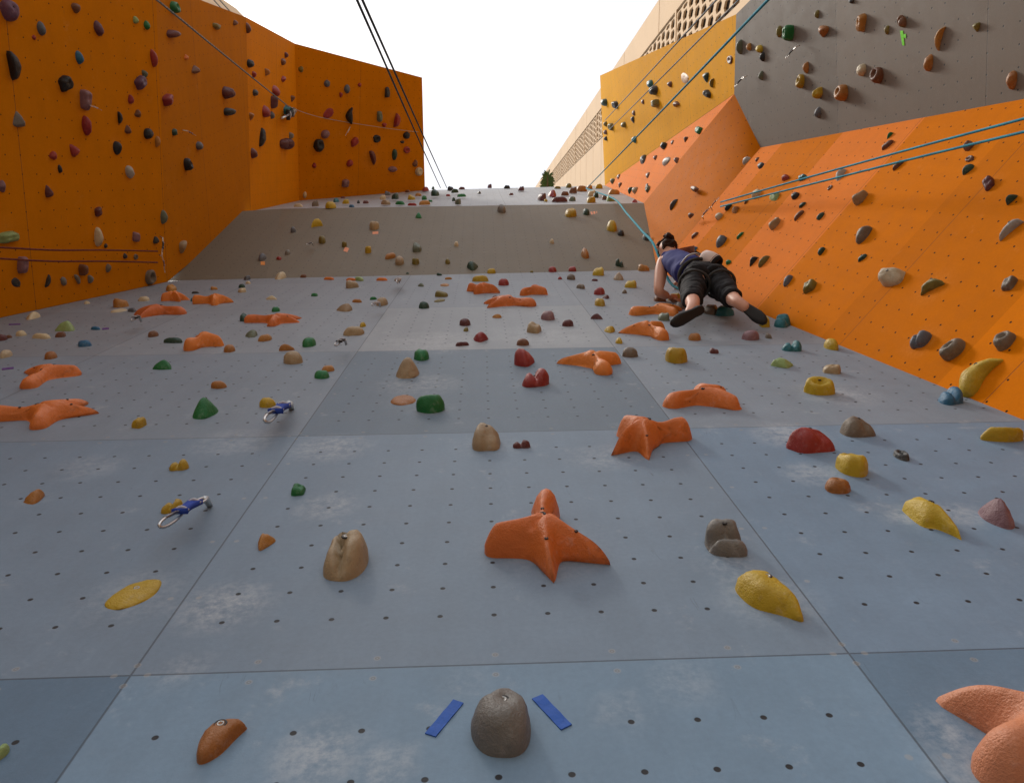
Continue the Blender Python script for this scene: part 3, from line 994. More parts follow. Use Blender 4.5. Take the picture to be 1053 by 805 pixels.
def fit_hold(V0, pl, cx, cy, w, h, rot, fixed_aspect=False, zmax=None):
    """find real size and position so that the hold covers the right spot; returns placed verts, centre, scale"""
    r = math.radians(rot); cr, sr = math.cos(r), math.sin(r)
    ax, ay = cx, cy+h*.2
    Sz = None; asp = 1.0; zp = 1.0
    for it in range(14):
        P, eh, ev, n = frame_for(pl, ax, ay)
        if np.sign(np.dot(np.cross(eh, ev), n)) < 0: eh_ = eh
        if Sz is None: Sz = w*float((P-CAM)@FWD)/F
        x = (V0[:, 0]*cr-V0[:, 1]*sr)*Sz*asp; y = (V0[:, 0]*sr+V0[:, 1]*cr)*Sz/asp; z = V0[:, 2]*Sz*zp
        W = P+np.outer(x, eh)+np.outer(y, ev)+np.outer(z, n)
        d = W-CAM; Z = d@FWD; X = 526.5+F*(d@RGT)/Z; Y = 402.5-F*(d@UPV)/Z
        x0, x1, y0, y1_ = X.min(), X.max(), Y.min(), Y.max()
        gw, gh = x1-x0, y1_-y0
        Sz *= float(np.clip(math.sqrt(w*h/(gw*gh)), .6, 1.6))
        ra = (w/h)/(gw/gh)
        if not fixed_aspect:
            lim = (.72, 1.4)
            na = float(np.clip(asp*ra**.3, *lim))
            if abs(na-asp) < 1e-4 or na in lim: zp = float(np.clip(zp*ra**-.3, .55, 1.5))
            asp = na
        else: zp = float(np.clip(zp*ra**-.25, .6, 1.35))
        ax += cx-(x0+x1)/2; ay += cy-(y0+y1_)/2
    return W, P, eh, ev, n, Sz

MATS = {}
def hold_mat(code):
    if code in MATS: return MATS[code]
    nm, c = PAL[code]; c = tuple(x*(.95 if code == 'or' else .82) for x in c)
    t = NT(nm.replace(' ', '_').replace('-', '_')+'_resin')
    tc = t.n('ShaderNodeTexCoord').outputs['Object']
    oi = t.n('ShaderNodeObjectInfo').outputs['Random']
    n1 = t.noise(tc, 14, 4, .6); n2 = t.noise(tc, 60, 4, .65); n3 = t.noise(tc, 300, 2, .6)
    hs = t.n('ShaderNodeHueSaturation'); hs.inputs['Color'].default_value = (*c, 1)
    t.l(t.math('MULTIPLY_ADD', oi, .012, .494), hs.inputs['Hue'])
    t.l(t.math('MULTIPLY', t.math('MULTIPLY_ADD', n1, .5, .75), t.math('MULTIPLY_ADD', oi, .25, .8)), hs.inputs['Value'])
    geo = t.n('ShaderNodeNewGeometry')
    # worn, chalky film where hands polish the hold
    wear = t.math('MULTIPLY', t.ramp(n2, .48, .75), t.ramp(n1, .45, .68))
    wear = t.math('ADD', t.math('MULTIPLY', wear, .45), t.math('MULTIPLY', t.ramp(geo.outputs['Pointiness'], .52, .6), .12))
    pale = tuple(min(.75, .3*x+.4) for x in c)
    col = t.mix(t.math('MULTIPLY', wear, .55 if max(c) > .05 else .25), hs.outputs[0], pale)
    grime = t.math('MULTIPLY', t.ramp(t.noise(tc, 25, 5, .7), .55, .75), .5)
    col = t.mix(grime, col, tuple(x*.35 for x in c))
    t.l(col, t.b.inputs['Base Color'])
    t.b.inputs['Roughness'].default_value = .48; t.b.inputs['Specular IOR Level'].default_value = .4
    bp = t.n('ShaderNodeBump'); bp.inputs['Strength'].default_value = .8; bp.inputs['Distance'].default_value = .004
    t.l(t.math('ADD', t.math('MULTIPLY', n3, .5), n2), bp.inputs['Height']); t.l(bp.outputs[0], t.b.inputs['Normal'])
    MATS[code] = t.m; return t.m

def plain(name, c, rough=.5, metal=0., bump=0, scale=80, var=.25):
    t = NT(name); tc = t.n('ShaderNodeTexCoord').outputs['Object']
    n1 = t.noise(tc, scale, 4, .6)
    sc = t.n('ShaderNodeVectorMath', operation='SCALE'); sc.inputs[0].default_value = c
    t.l(t.math('MULTIPLY_ADD', n1, var*2, 1-var), sc.inputs['Scale']); t.l(sc.outputs[0], t.b.inputs['Base Color'])
    t.b.inputs['Roughness'].default_value = rough; t.b.inputs['Metallic'].default_value = metal
    if bump:
        bp = t.n('ShaderNodeBump'); bp.inputs['Strength'].default_value = bump; bp.inputs['Distance'].default_value = .002
        t.l(n1, bp.inputs['Height']); t.l(bp.outputs[0], t.b.inputs['Normal'])
    return t.m

def bolt_mesh(r):
    """socket-head bolt: rim, recessed dark hex"""
    V, Fc = [], []
    prof = [(1, -.6), (1, .0), (.85, .12), (.55, .12), (.5, -.1), (0.0, -.1)]
    n = 12
    for rr, z in prof:
        for i in range(n):
            a = 2*math.pi*i/n; V.append((rr*r*math.cos(a), rr*r*math.sin(a), z*r))
    for j in range(len(prof)-1):
        for i in range(n):
            Fc.append((j*n+i, j*n+(i+1) % n, (j+1)*n+(i+1) % n, (j+1)*n+i))
    return V, Fc

HOLDS = []
def parse_holds():
    for ln in ROWS.strip().split('\n'):
        q = ln.split()
        x0, y0, s = REG[q[0]]
        d = dict(f=q[1], x=x0+float(q[2])*s, y=y0+float(q[3])*s, w=float(q[4])*s, h=float(q[5])*s, c=q[6], k=q[7], rot=None, desc=None)
        if len(q) > 8: d['rot'] = float(q[8])
        if len(q) > 9: d['desc'] = ' '.join(q[9:])
        HOLDS.append(d)
    for ln in STARS.strip().split('\n'):
        q = ln.split()
        HOLDS.append(dict(f='L', x=float(q[0]), y=float(q[1]), w=float(q[2]), h=float(q[3]), c='sa' if float(q[0]) > 1000 else 'or', k='star', rot=float(q[4]), desc=' '.join(q[5:]), star=True))

def label_holds():
    def size(d):
        a = d['w']*d['h']
        return 'tiny' if a < 28 else 'small' if a < 130 else 'big' if a > 900 else ''
    for d in HOLDS:
        d['cn'] = PAL[d['c']][0]
        base = d['desc'] or ' '.join(x for x in (size(d), d['cn'], SHN.get(d['k'], ''), 'hold') if x)
        d['base'] = base
        d['ref'] = d['desc'] or f"{d['cn']} {SHN.get(d['k'],'')} hold"
    refc = {}
    for d in HOLDS: refc.setdefault((d['f'], d['ref']), []).append(d)
    def direction(d, e):
        dx, dy = d['x']-e['x'], d['y']-e['y']
        if abs(dx) > 2.2*abs(dy): return 'right of' if dx > 0 else 'left of'
        if abs(dy) > 2.2*abs(dx): return 'below' if dy > 0 else 'above'
        return ('below' if dy > 0 else 'above')+(' right of' if dx > 0 else ' left of')
    used = set()
    for d in HOLDS:
        fn = FN[d['f']]
        if d.get('star'):
            lab = d['desc'] if 'wall' in d['desc'] or len(d['desc'].split()) > 9 else d['desc']+' '+fn
            d['label'] = lab; used.add(lab); continue
        cands = sorted((e for e in HOLDS if e is not d and e['f'] == d['f'] and len(refc[(e['f'], e['ref'])]) == 1 and e['ref'] != d['ref']),
                       key=lambda e: math.hypot(e['x']-d['x'], e['y']-d['y'])/(1+.06*math.sqrt(e['w']*e['h'])))
        ok = None
        for e in cands[:12]:
            rf = e['ref']
            if e.get('star'): rf = ' '.join(rf.split()[:4]).replace(',', '')
            if e.get('star') and [s for s in HOLDS if s.get('star')].__len__() > 1: continue
            lab = f"{d['base']} {fn}, {direction(d, e)} the {rf}"
            if len(lab.split()) > 16:
                lab = f"{d['base']} {FS[d['f']]}, {direction(d, e)} the {rf}"
            if len(lab.split()) > 16:
                rf = ' '.join(w for w in rf.split() if w not in ('with', 'a'))
                lab = f"{d['base']}, {direction(d, e)} the {rf}"
            if 4 <= len(lab.split()) <= 16 and lab not in used: ok = lab; break
        if ok is None or (d['desc'] and len(d['desc'].split()) >= 6):
            lab = f"{d['base']} {fn}"
            if lab not in used and len(lab.split()) <= 16: ok = lab
        d['label'] = ok or d['base']; used.add(d['label'])

def build_holds():
    parse_holds(); label_holds()
    order = sorted(range(len(HOLDS)), key=lambda i: -HOLDS[i]['w']*HOLDS[i]['h'])
    big = set(order[:300])
    base_l = [(86, .68, .13, .14, 1), (188, .43, .178, .115, 1), (278, .62, .185, .008, 0), (334, .66, .17, .008, 0)]
    rv = random.Random(4); variants = [star_shape(base_l, 0)]
    for v in range(4):
        variants.append(star_shape([(a+rv.uniform(-9, 9), L*rv.uniform(.85, 1.1), r0*rv.uniform(.92, 1.12), r1, q) for a, L, r0, r1, q in base_l], v+1))
    corner = star_shape([(206, .46, .19, .185, 1), (136, .66, .20, .02, 0), (35, .5, .18, .14, 1), (290, .5, .18, .12, 1)], 9)
    msteel = plain('bolt_steel', (.35, .34, .32), .35, 1.0)
    mdark = plain('dark_bolt', (.02, .02, .02), .5, .3)
    rg = random.Random(11)
    restV, restF, restM = [], [], []
    for idx, d in enumerate(HOLDS):
        pl = PL[d['f']]
        if d.get('star'):
            SV, SF = variants[idx % 5] if d['y'] < 500 else variants[0]
            if d['x'] > 1000: SV, SF = corner
            V0, fs = SV, SF
        else:
            small = d['w']*d['h'] < 160
            V0, fs = hold_shape(d['k'], idx+1, 20 if small else 40, 5 if small else 9)
        rot = d['rot'] if d['rot'] is not None else rg.uniform(-35, 35)
        W, P, eh, ev, n, Sz = fit_hold(V0, pl, d['x'], d['y'], d['w'], d['h'], rot, fixed_aspect=bool(d.get('star')))
        d['P'], d['n'], d['S'] = P, n, Sz
        if np.dot(np.cross(eh, ev), n) < 0: fs = [f[::-1] for f in fs]
        CHALK.append((d['f'], P, max(.035, Sz*rg.uniform(.7, 1.1)), rg.uniform(.1, .55) if rg.random() < .6 else .05))
        if idx not in big:
            o = len(restV); restV += list(W); restF += [tuple(i+o for i in f) for f in fs]; restM += [d['c']]*len(fs); continue
        R = np.stack([eh, ev, n], 1)
        loc = (W-P)@R
        name = 'star_shaped_hold' if d.get('star') else 'climbing_hold'
        flip = np.linalg.det(R) < 0
        if flip: R = np.stack([-eh, ev, n], 1); loc = (W-P)@R
        me = mesh(name, loc, fs)
        ob = link(name, me, None, hold_mat(d['c']))
        from mathutils import Matrix
        M = Matrix(R.tolist()).to_4x4(); M.translation = Vector(P.tolist()); ob.matrix_world = M
        tag(ob, d['label'], 'climbing hold', 'orange star-shaped holds' if d.get('star') else GRP[d['f']])
        # bolts on holds big enough to show them
        if d.get('star'):
            if d['w'] > 50:
                r = math.radians(rot); cr, sr = math.cos(r), math.sin(r)
                for (bx, by) in ((0.0, .12), (.0, .36), (.03, -.28), (.30, -.15)):
                    q = SV[np.argmin((SV[:, 0]-bx)**2+(SV[:, 1]-by)**2)]
                    j = np.argmin(np.abs(SV-q).sum(1)); L = loc[j]
                    bv, bf = bolt_mesh(.016*Sz/.5 if by == .12 else .009*Sz/.5)
                    b = link('bolt', mesh('bolt', bv, bf), ob, mdark); b.location = L
        elif d['w']*d['h'] > 420 and d['k'] not in ('ring',):
            j = len(loc)-1; zt = loc[:, 2].max()
            k = int(np.argmin(np.abs(loc[:, 0]-loc[j, 0])+np.abs(loc[:, 1]-loc[j, 1]-.12*Sz))) 
            nb = V0[k]
            bv, bf = bolt_mesh(max(.006, min(.0075, .055*Sz)))
            st = d['y'] > 560
            if st and d['k'] not in ('disc',):      # dark ring painted in for the shaded recess round the steel bolt head
                wv, wf = closed_tube([np.array((.0082*math.cos(a), .0082*math.sin(a), -.002)) for a in np.linspace(0, 2*math.pi, 20, endpoint=False)], .0022, 6)
                wo = link('recess_shade_ring', mesh('recess_shade_ring', wv, wf), ob, mdark); wo.location = loc[k]
            b = link('bolt', mesh('bolt', bv, bf), ob, msteel if st else mdark); b.location = loc[k]
    if restF:
        me = mesh('small_distant_holds', restV, restF)
        codes = sorted(set(restM))
        for c in codes: me.materials.append(hold_mat(c))
        me.polygons.foreach_set('material_index', [codes.index(c) for c in restM])
        ob = link('small_distant_holds', me)
        tag(ob, 'scattering of the smallest, farthest climbing holds over all the walls', 'climbing holds', kind='stuff')
# ------------------------------------------------------------------ ropes, gear, tower, light
def tube(pts, r, sides=7, sub=6):
    P = [np.array(p, float) for p in pts]
    if len(P) > 2 and sub:
        Q = []
        for i in range(len(P)-1):
            a, b, c, d = P[max(i-1, 0)], P[i], P[i+1], P[min(i+2, len(P)-1)]
            for k in range(sub):
                t = k/sub
                Q.append(.5*((2*b)+(c-a)*t+(2*a-5*b+4*c-d)*t*t+(3*b-a-3*c+d)*t**3))
        Q.append(P[-1]); P = Q
    V, Fc = [], []
    up = np.array((.13, .31, .94))
    for i, p in enumerate(P):
        t = unit(P[min(i+1, len(P)-1)]-P[max(i-1, 0)])
        a = unit(np.cross(t, up)); b = np.cross(t, a)
        for k in range(sides):
            an = 2*math.pi*k/sides; V.append(p+r*(a*math.cos(an)+b*math.sin(an)))
    for i in range(len(P)-1):
        for k in range(sides):
            Fc.append((i*sides+k, i*sides+(k+1) % sides, (i+1)*sides+(k+1) % sides, (i+1)*sides+k))
    Fc.append(tuple(range(sides))[::-1]); Fc.append(tuple(range((len(P)-1)*sides, len(P)*sides)))
    return V, Fc
def closed_tube(P, r, sides=6):
    V, Fc = [], []; n = len(P); P = [np.array(p, float) for p in P]
    c = sum(P)/n; nn = unit(np.cross(P[0]-c, P[n//4]-c))
    for i, p in enumerate(P):
        t = unit(P[(i+1) % n]-P[i-1]); a = unit(np.cross(t, nn))
        for k in range(sides):
            an = 2*math.pi*k/sides; V.append(p+r*(a*math.cos(an)+nn*math.sin(an)))
    for i in range(n):
        for k in range(sides):
            j = (i+1) % n
            Fc.append((i*sides+k, i*sides+(k+1) % sides, j*sides+(k+1) % sides, j*sides+k))
    return V, Fc

def sag(a, b, s, n=6):
    return [a*(1-t)+b*t+np.array((0, 0, -s*4*t*(1-t))) for t in np.linspace(0, 1, n)]
def extend(a, b, zmin=.9):
    """carry the line a->b on down towards the belayer"""
    d = b-a
    if d[2] > -1e-3: return b+unit(d)*1.5
    t = (zmin-b[2])/d[2]; return b+d*max(0, t)

def rope_mat(name, c, c2):
    t = NT(name); tc = t.n('ShaderNodeTexCoord').outputs['Object']
    w = t.n('ShaderNodeTexWave'); w.inputs['Scale'].default_value = 45; w.inputs['Distortion'].default_value = 3; t.l(tc, w.inputs['Vector'])
    t.l(t.mix(w.outputs['Fac'], c, c2), t.b.inputs['Base Color']); t.b.inputs['Roughness'].default_value = .85
    return t.m

def quickdraw(p1, p2, face, sling, label, group='quickdraws hanging on the walls', scale=1.0):
    """hanger plate, bolt-side carabiner, sling and rope-side carabiner between p1 (on the wall) and p2"""
    p1, p2 = np.array(p1), np.array(p2)
    t = empty('quickdraw', p1.tolist())
    tag(t, label, 'quickdraw', group)
    d = p2-p1; L = np.linalg.norm(d); u = d/L; n = PL[face].n; s = unit(np.cross(u, n)); m = unit(np.cross(s, u))
    def biner(c, a, w, plane, r):
        P = []
        for i in range(20):
            an = 2*math.pi*i/20
            x = math.cos(an); y = math.sin(an)
            P.append(c+u*(x*a)+plane*(y*w*(1+.25*x)))
        return closed_tube(P, r)
    k = L
    ms = MATS.setdefault('steel', plain('brushed_steel', (.55, .54, .52), .3, 1.0))
    def add(nm, V, Fc, mt): 
        o = link(nm, mesh(nm, [np.array(v)-p1 for v in V], Fc), t, mt); return o
    w = .13*k
    add('hanger', *tube([p1+n*.004, p1+n*.02+u*.06*k, p1+n*.03+u*.1*k], .03*k, 6, 2), ms)
    V, Fc = biner(p1+u*.2*k+n*.03, .15*k, .04*k, s, .014*k); add('carabiner', V, Fc, ms)
    a, b = p1+u*.3*k+n*.035, p1+u*.66*k+n*.035
    V, Fc = [], []
    hw = .045*k; ht = .022*k
    for i in range(5):
        q = a*(1-i/4)+b*(i/4); wig = 1+.35*(i in (0, 4))+.15*math.sin(i*2.0)
        V += [q+s*hw*wig+m*ht, q-s*hw*wig+m*ht, q-s*hw*wig-m*ht, q+s*hw*wig-m*ht]
    for i in range(4):
        for j in range(4): Fc.append((i*4+j, i*4+(j+1) % 4, i*4+4+(j+1) % 4, i*4+4+j))
    Fc += [(3, 2, 1, 0), (16, 17, 18, 19)]
    o = add('sling', V, Fc, sling)
    V, Fc = biner(p1+u*.82*k+n*.03, .24*k, .032*k, unit(s*.35+m*.94), .013*k); cb = add('carabiner', V, Fc, ms)
    pw = unit(s*.35+m*.94); cc = p1+u*.82*k+n*.03
    gv, gf = tube([cc-u*.12*k+pw*.026*k, cc+u*.1*k+pw*.036*k], .014*k, 6, 0)
    link('gate', mesh('gate', [np.array(v)-p1 for v in gv], gf), cb, MATS.setdefault('gate', plain('gate_alloy', (.2, .2, .22), .35, 1.0)))
    for q in (.12, .88):
        sv, sf = tube([a*(1-q)+b*q+s*hw*1.3, a*(1-q)+b*q+m*ht*1.4, a*(1-q)+b*q-s*hw*1.3], .014*k, 6, 3)
        link('stitching', mesh('stitching', [np.array(v)-p1 for v in sv], sf), o, MATS.setdefault('stitch', plain('stitching_thread', (.45, .45, .5), .9)))
    return t

def build_gear():
    mdark = rope_mat('dark_teal_rope', (.01, .03, .035), (.03, .07, .08))
    mgrey = rope_mat('grey_rope', (.24, .27, .28), (.08, .11, .12))
    mteal = rope_mat('teal_rope', (.002, .17, .26), (.01, .27, .36))
    mcy = rope_mat('cyan_rope', (.02, .33, .42), (.01, .2, .28))
    mpur = rope_mat('red_brown_rope', (.11, .012, .004), (.16, .03, .012))
    def rope(name, pts, r, mt, label, group=None, sub=6):
        o = link(name, mesh(name, *tube(pts, r, 8, sub)), None, mt); return tag(o, label, 'rope', group)
    U, R, A, Cc, D, Y = (PL[k] for k in 'URACDY')
    g = 'top ropes hanging from the wall head'
    a = U.hit(453, 193.5, .05); b = at(367, 0, 3.0); rope('rope', [a, *sag(a, b, .05)[1:], extend(a, b)], .0055, mdark, 'left one of two dark ropes against the white sky in the middle', g)
    a = U.hit(459.5, 193.3, .05); b = at(372.5, 0, 3.0); rope('rope', [a, *sag(a, b, .03)[1:], extend(a, b)], .0055, mdark, 'right one of two dark ropes against the white sky in the middle', g)
    c = Cc.hit(297, 110, .06); b = at(161, 0, 4.4)
    rope('rope', [c, *sag(c, b, .04)[1:], extend(c, b)], .0062, mgrey, 'grey rope running up left across the second orange facet')
    e = D.hit(430, 136, .05)
    rope('rope', [c, D.hit(330, 121, .05), D.hit(390, 131, .05), e], .0035, plain('pale_rope', (.35, .33, .3), .9), 'thin pale rope lying across the far left orange facet')
    for k, (px, lab) in enumerate(((219, 'left one of two thin ropes behind the top edge of the left wall'), (225, 'right one of two thin ropes behind the top edge of the left wall'))):
        a = at(px+30, 32, 9.6); b = at(px-14, -16, 7.6)
        rope('rope', [a, *sag(a, b, .02)[1:], b+(b-a)*.6], .0065, mgrey, lab, 'thin ropes behind the left wall')
    # right side
    top = U.hit(603, 194, .05)
    b = at(790, 0, 2.9)
    rope('rope', [top, *sag(top, b, .03)[1:], extend(top, b)], .0062, mteal, 'thick teal rope crossing the yellow wall up to the top right')
    a = Y.hit(622, 124, .05); b = at(737, 0, 4.6)
    rope('rope', [a, *sag(a, b, .03)[1:], b+(b-a)*.3], .0058, mgrey, 'upper one of two thin grey-teal ropes over the yellow wall', 'thin ropes over the yellow wall')
    a = Y.hit(627, 133, .05); b = at(760, 0, 4.6)
    rope('rope', [a, *sag(a, b, .03)[1:], b+(b-a)*.3], .0058, mgrey, 'lower one of two thin grey-teal ropes over the yellow wall', 'thin ropes over the yellow wall')
    k1 = PL['O'].hit(632, 205, .04); k2 = CLIMB['tie']
    assert len(k2)
    rope('rope', [top, U.hit(613, 197.5, .05), k1, *sag(k1, k2[0], .0)[2:-1], *k2], .0095, mcy, 'bright cyan rope leading from the wall top down to the climber')
    an = R.hit(741, 208, .06)
    u1 = [an, R.hit(840, 180, .2), R.hit(940, 152.5, .32), R.hit(1052, 122.5, .4)]; u1.append(u1[-1]+(u1[-1]-u1[-2])*2)
    l1 = [R.hit(741, 212.5, .05), R.hit(840, 188, .18), R.hit(940, 163, .28), R.hit(1052, 136, .36)]; l1.append(l1[-1]+(l1[-1]-l1[-2])*2)
    rope('rope', u1, .0058, mteal, 'upper one of two teal ropes stretched along the right orange wall', 'teal ropes along the right orange wall')
    rope('rope', l1, .0058, mteal, 'lower one of two teal ropes stretched along the right orange wall', 'teal ropes along the right orange wall')
    for (y0, y1, lab) in ((258.5, 254.5, 'upper one of two dark red-brown ropes along the left orange wall'), (270, 266, 'lower one of two dark red-brown ropes along the left orange wall')):
        p = [A.hit(162, y0, .07), A.hit(110, y0-1.2, .12), A.hit(55, y0-2.0+.8, .16), A.hit(0, y1, .2)]; p.append(p[-1]+(p[-1]-p[-2])*1.5)
        rope('rope', p, .0055, mpur, lab, 'red-brown ropes along the left orange wall')
    blue = plain('blue_webbing', (.01, .05, .35), .8, 0, .4); blk = plain('dark_webbing', (.03, .03, .03), .85); rdw = plain('brown_webbing', (.22, .1, .07), .85); whw = plain('pale_webbing', (.5, .45, .42), .85)
    L = PL['L']
    quickdraw(L.hit(216, 521, .0), L.hit(169, 552, .05), 'L', blue, 'blue quickdraw with steel carabiners beside the lower yellow hold, left')
    quickdraw(L.hit(300, 421, .0), L.hit(275, 441, .05), 'L', blue, 'blue quickdraw higher up, right of the small yellow dome')
    quickdraw(L.hit(356, 355, .03), L.hit(345.5, 361.2, .05), 'L', blk, 'dark quickdraw below the small tan bowl hold, left of centre')
    quickdraw(L.hit(391, 316, .03), L.hit(383, 318.7, .05), 'L', whw, 'pale quickdraw under the round tan hold, left of centre')
    quickdraw(L.hit(145, 331, .03), L.hit(136.5, 334.8, .05), 'L', blk, 'small dark quickdraw below a flat orange star-shaped hold')
    quickdraw(L.hit(410.5, 290.5, .03), L.hit(408.5, 294.5, .05), 'L', whw, 'tiny pale quickdraw just below the overhang, left of centre')
    G = PL['G']
    quickdraw(G.hit(823, 47, .02), G.hit(812, 60, .05), 'G', blk, 'dark quickdraw on the brown-grey wall, below the upright green block')
    quickdraw(G.hit(769, 78, .02), G.hit(759, 89, .05), 'G', blk, 'dark quickdraw at the left edge of the brown-grey wall')
    quickdraw(A.hit(88, 108, .02), A.hit(100, 113, .06), 'A', whw, 'pale quickdraw under the mauve block on the left orange wall')
    quickdraw(PL['B'].hit(187, 134, .02), PL['B'].hit(197, 139, .06), 'B', rdw, 'brownish quickdraw in the middle of the second left orange facet')
    quickdraw(Cc.hit(302, 113, .02), Cc.hit(288, 121, .05), 'C', blk, 'dark quickdraw at the end of the grey rope, third facet')
    quickdraw(PL['D'].hit(359, 130, .02), PL['D'].hit(354, 139, .05), 'D', whw, 'pale quickdraw on the far left orange facet, below the black crescent')
    quickdraw(A.hit(164, 243, .02), A.hit(163, 261, .07), 'A', blk, 'upper dark quickdraw holding the red-brown ropes')
    quickdraw(A.hit(163, 262, .03), A.hit(166, 279, .06), 'A', rdw, 'lower rust-toned quickdraw holding the red-brown ropes')
    quickdraw(R.hit(724, 226, .02), R.hit(733, 216, .06), 'R', rdw, 'lower brown quickdraw anchoring the teal ropes')
    quickdraw(R.hit(733, 217, .03), R.hit(742, 206, .06), 'R', rdw, 'upper brown quickdraw anchoring the teal ropes')
    quickdraw(PL['O'].hit(322, 253, .02), PL['O'].hit(316, 255, .05), 'O', blk, 'dark quickdraw on the left part of the overhang')
    # tape strips
    def strip(corners, face, mt, label, name='tape_strip', group=None):
        pl = PL[face]; q = [pl.hit(x, y, .0014) for x, y in corners]
        n = 8; V = []
        rnd = random.Random(len(label))
        for i in range(n+1):
            t = i/n
            for (p, r_) in ((q[0], q[1]), (q[3], q[2])):
                V.append(p*(1-t)+r_*t+pl.n*(.0005*math.sin(i*1.7)+.0005))
        for i in range(n+1):
            for (p, r_) in ((q[0], q[1]), (q[3], q[2])):
                t = i/n; V.append(p*(1-t)+r_*t-pl.n*.002)
        Fc = []; m = 2*(n+1)
        for i in range(n):
            a = 2*i
            Fc += [(a, a+2, a+3, a+1), (m+a, m+a+1, m+a+3, m+a+2), (a, m+a, m+a+2, a+2), (a+1, a+3, m+a+3, m+a+1)]
        Fc += [(0, 1, m+1, m), (2*n, m+2*n, m+2*n+1, 2*n+1)]
        o = link(name, mesh(name, V, Fc, False), None, mt); tag(o, label, 'tape', group)
    mb = plain('blue_tape', (.003, .08, .40), .65, 0, .6, 150)
    ms = plain('salmon_tape', (.75, .28, .14), .7); mo = plain('orange_tape', (.7, .25, .04), .7); ml = plain('lime_tape', (.2, .85, .02), .7); mw = plain('violet_tape', (.1, .03, .2), .7)
    gt = 'blue tape strips around the bottom grey hold'
    strip([(437, 753.5), (466, 719), (476.5, 722.5), (448, 757)], 'L', mb, 'blue tape strip left of the big grey egg-shaped hold', group=gt)
    strip([(547, 718), (577, 750), (588, 744.5), (558, 713.5)], 'L', mb, 'blue tape strip right of the big grey egg-shaped hold', group=gt)
    strip([(268, 269), (272.5, 269), (272.5, 272.5), (268, 272.5)], 'O', mo, 'orange tape strip under a slate hold, left end of the overhang')
    strip([(355, 254), (359, 255.5), (357, 259.5), (353, 258)], 'O', ms, 'salmon tape strip right below the small olive cup on the overhang')
    strip([(383, 238.5), (389, 238), (389, 240.5), (383, 241)], 'O', ms, 'salmon tape strip below the tan bowl on the overhang')
    strip([(607, 218), (614, 217.2), (614, 219.5), (608, 221)], 'O', ms, 'salmon tape strip right of the dark green dome on the overhang')
    strip([(2, 378.6), (14, 377.2), (14, 379), (2, 380.4)], 'L', mw, 'violet tape strip on the grey wall at the left edge')
    strip([(9, 333), (21, 332.6), (21, 333.8), (9, 334.2)], 'L', mw, 'thin violet tape strip close to the left orange wall')
    strip([(105, 337.4), (112, 336.8), (112, 338.4), (105, 339)], 'L', mw, 'short violet tape strip right of the flat blue hold')
    strip([(925.5, 32), (928.5, 32), (930, 47), (928, 47)], 'G', ml, 'lime green tape strip on the brown-grey wall')
    strip([(928.6, 36), (931.5, 35), (931.5, 40), (929.4, 39)], 'G', ml, 'short lime green tape flag beside the longer lime strip')

def leaf_tuft():
    """small spiky plant standing on the wall head"""
    rg = random.Random(5)
    base = at(563, 192, 14.2)
    t = empty('potted_plant', base.tolist()); tag(t, 'small spiky green plant at the foot of the tower, above the grey wall', 'plant')
    V, Fc = [], []
    for i in range(170):
        h0 = rg.uniform(0, 1)
        an = rg.uniform(0, 6.28); el = rg.uniform(-.5, 1.2); L = rg.uniform(.07, .15)
        d = np.array((math.cos(an)*math.cos(el), math.sin(an)*math.cos(el)*.6, 0))-UPV*0
        d = d+UPV*math.sin(el)
        c = UPV*(h0*.2)+np.array((math.cos(an), math.sin(an), 0))*.03
        s = unit(np.cross(d, np.array((.3, .2, .9))))*.012
        o = len(V); m = c+d*L*.5+UPV*.01
        V += [c+s, c-s, m-s*1.3, c+d*L-UPV*.02, m+s*1.3]; Fc.append((o, o+1, o+2, o+3, o+4))
    link('leaves', mesh('leaves', V, Fc, False), t, plain('plant_leaf', (.045, .10, .02), .6))
    link('stem', mesh('stem', *tube([-UPV*.25, UPV*.1, UPV*.2], .02)), t, plain('plant_stem', (.1, .07, .04), .8))

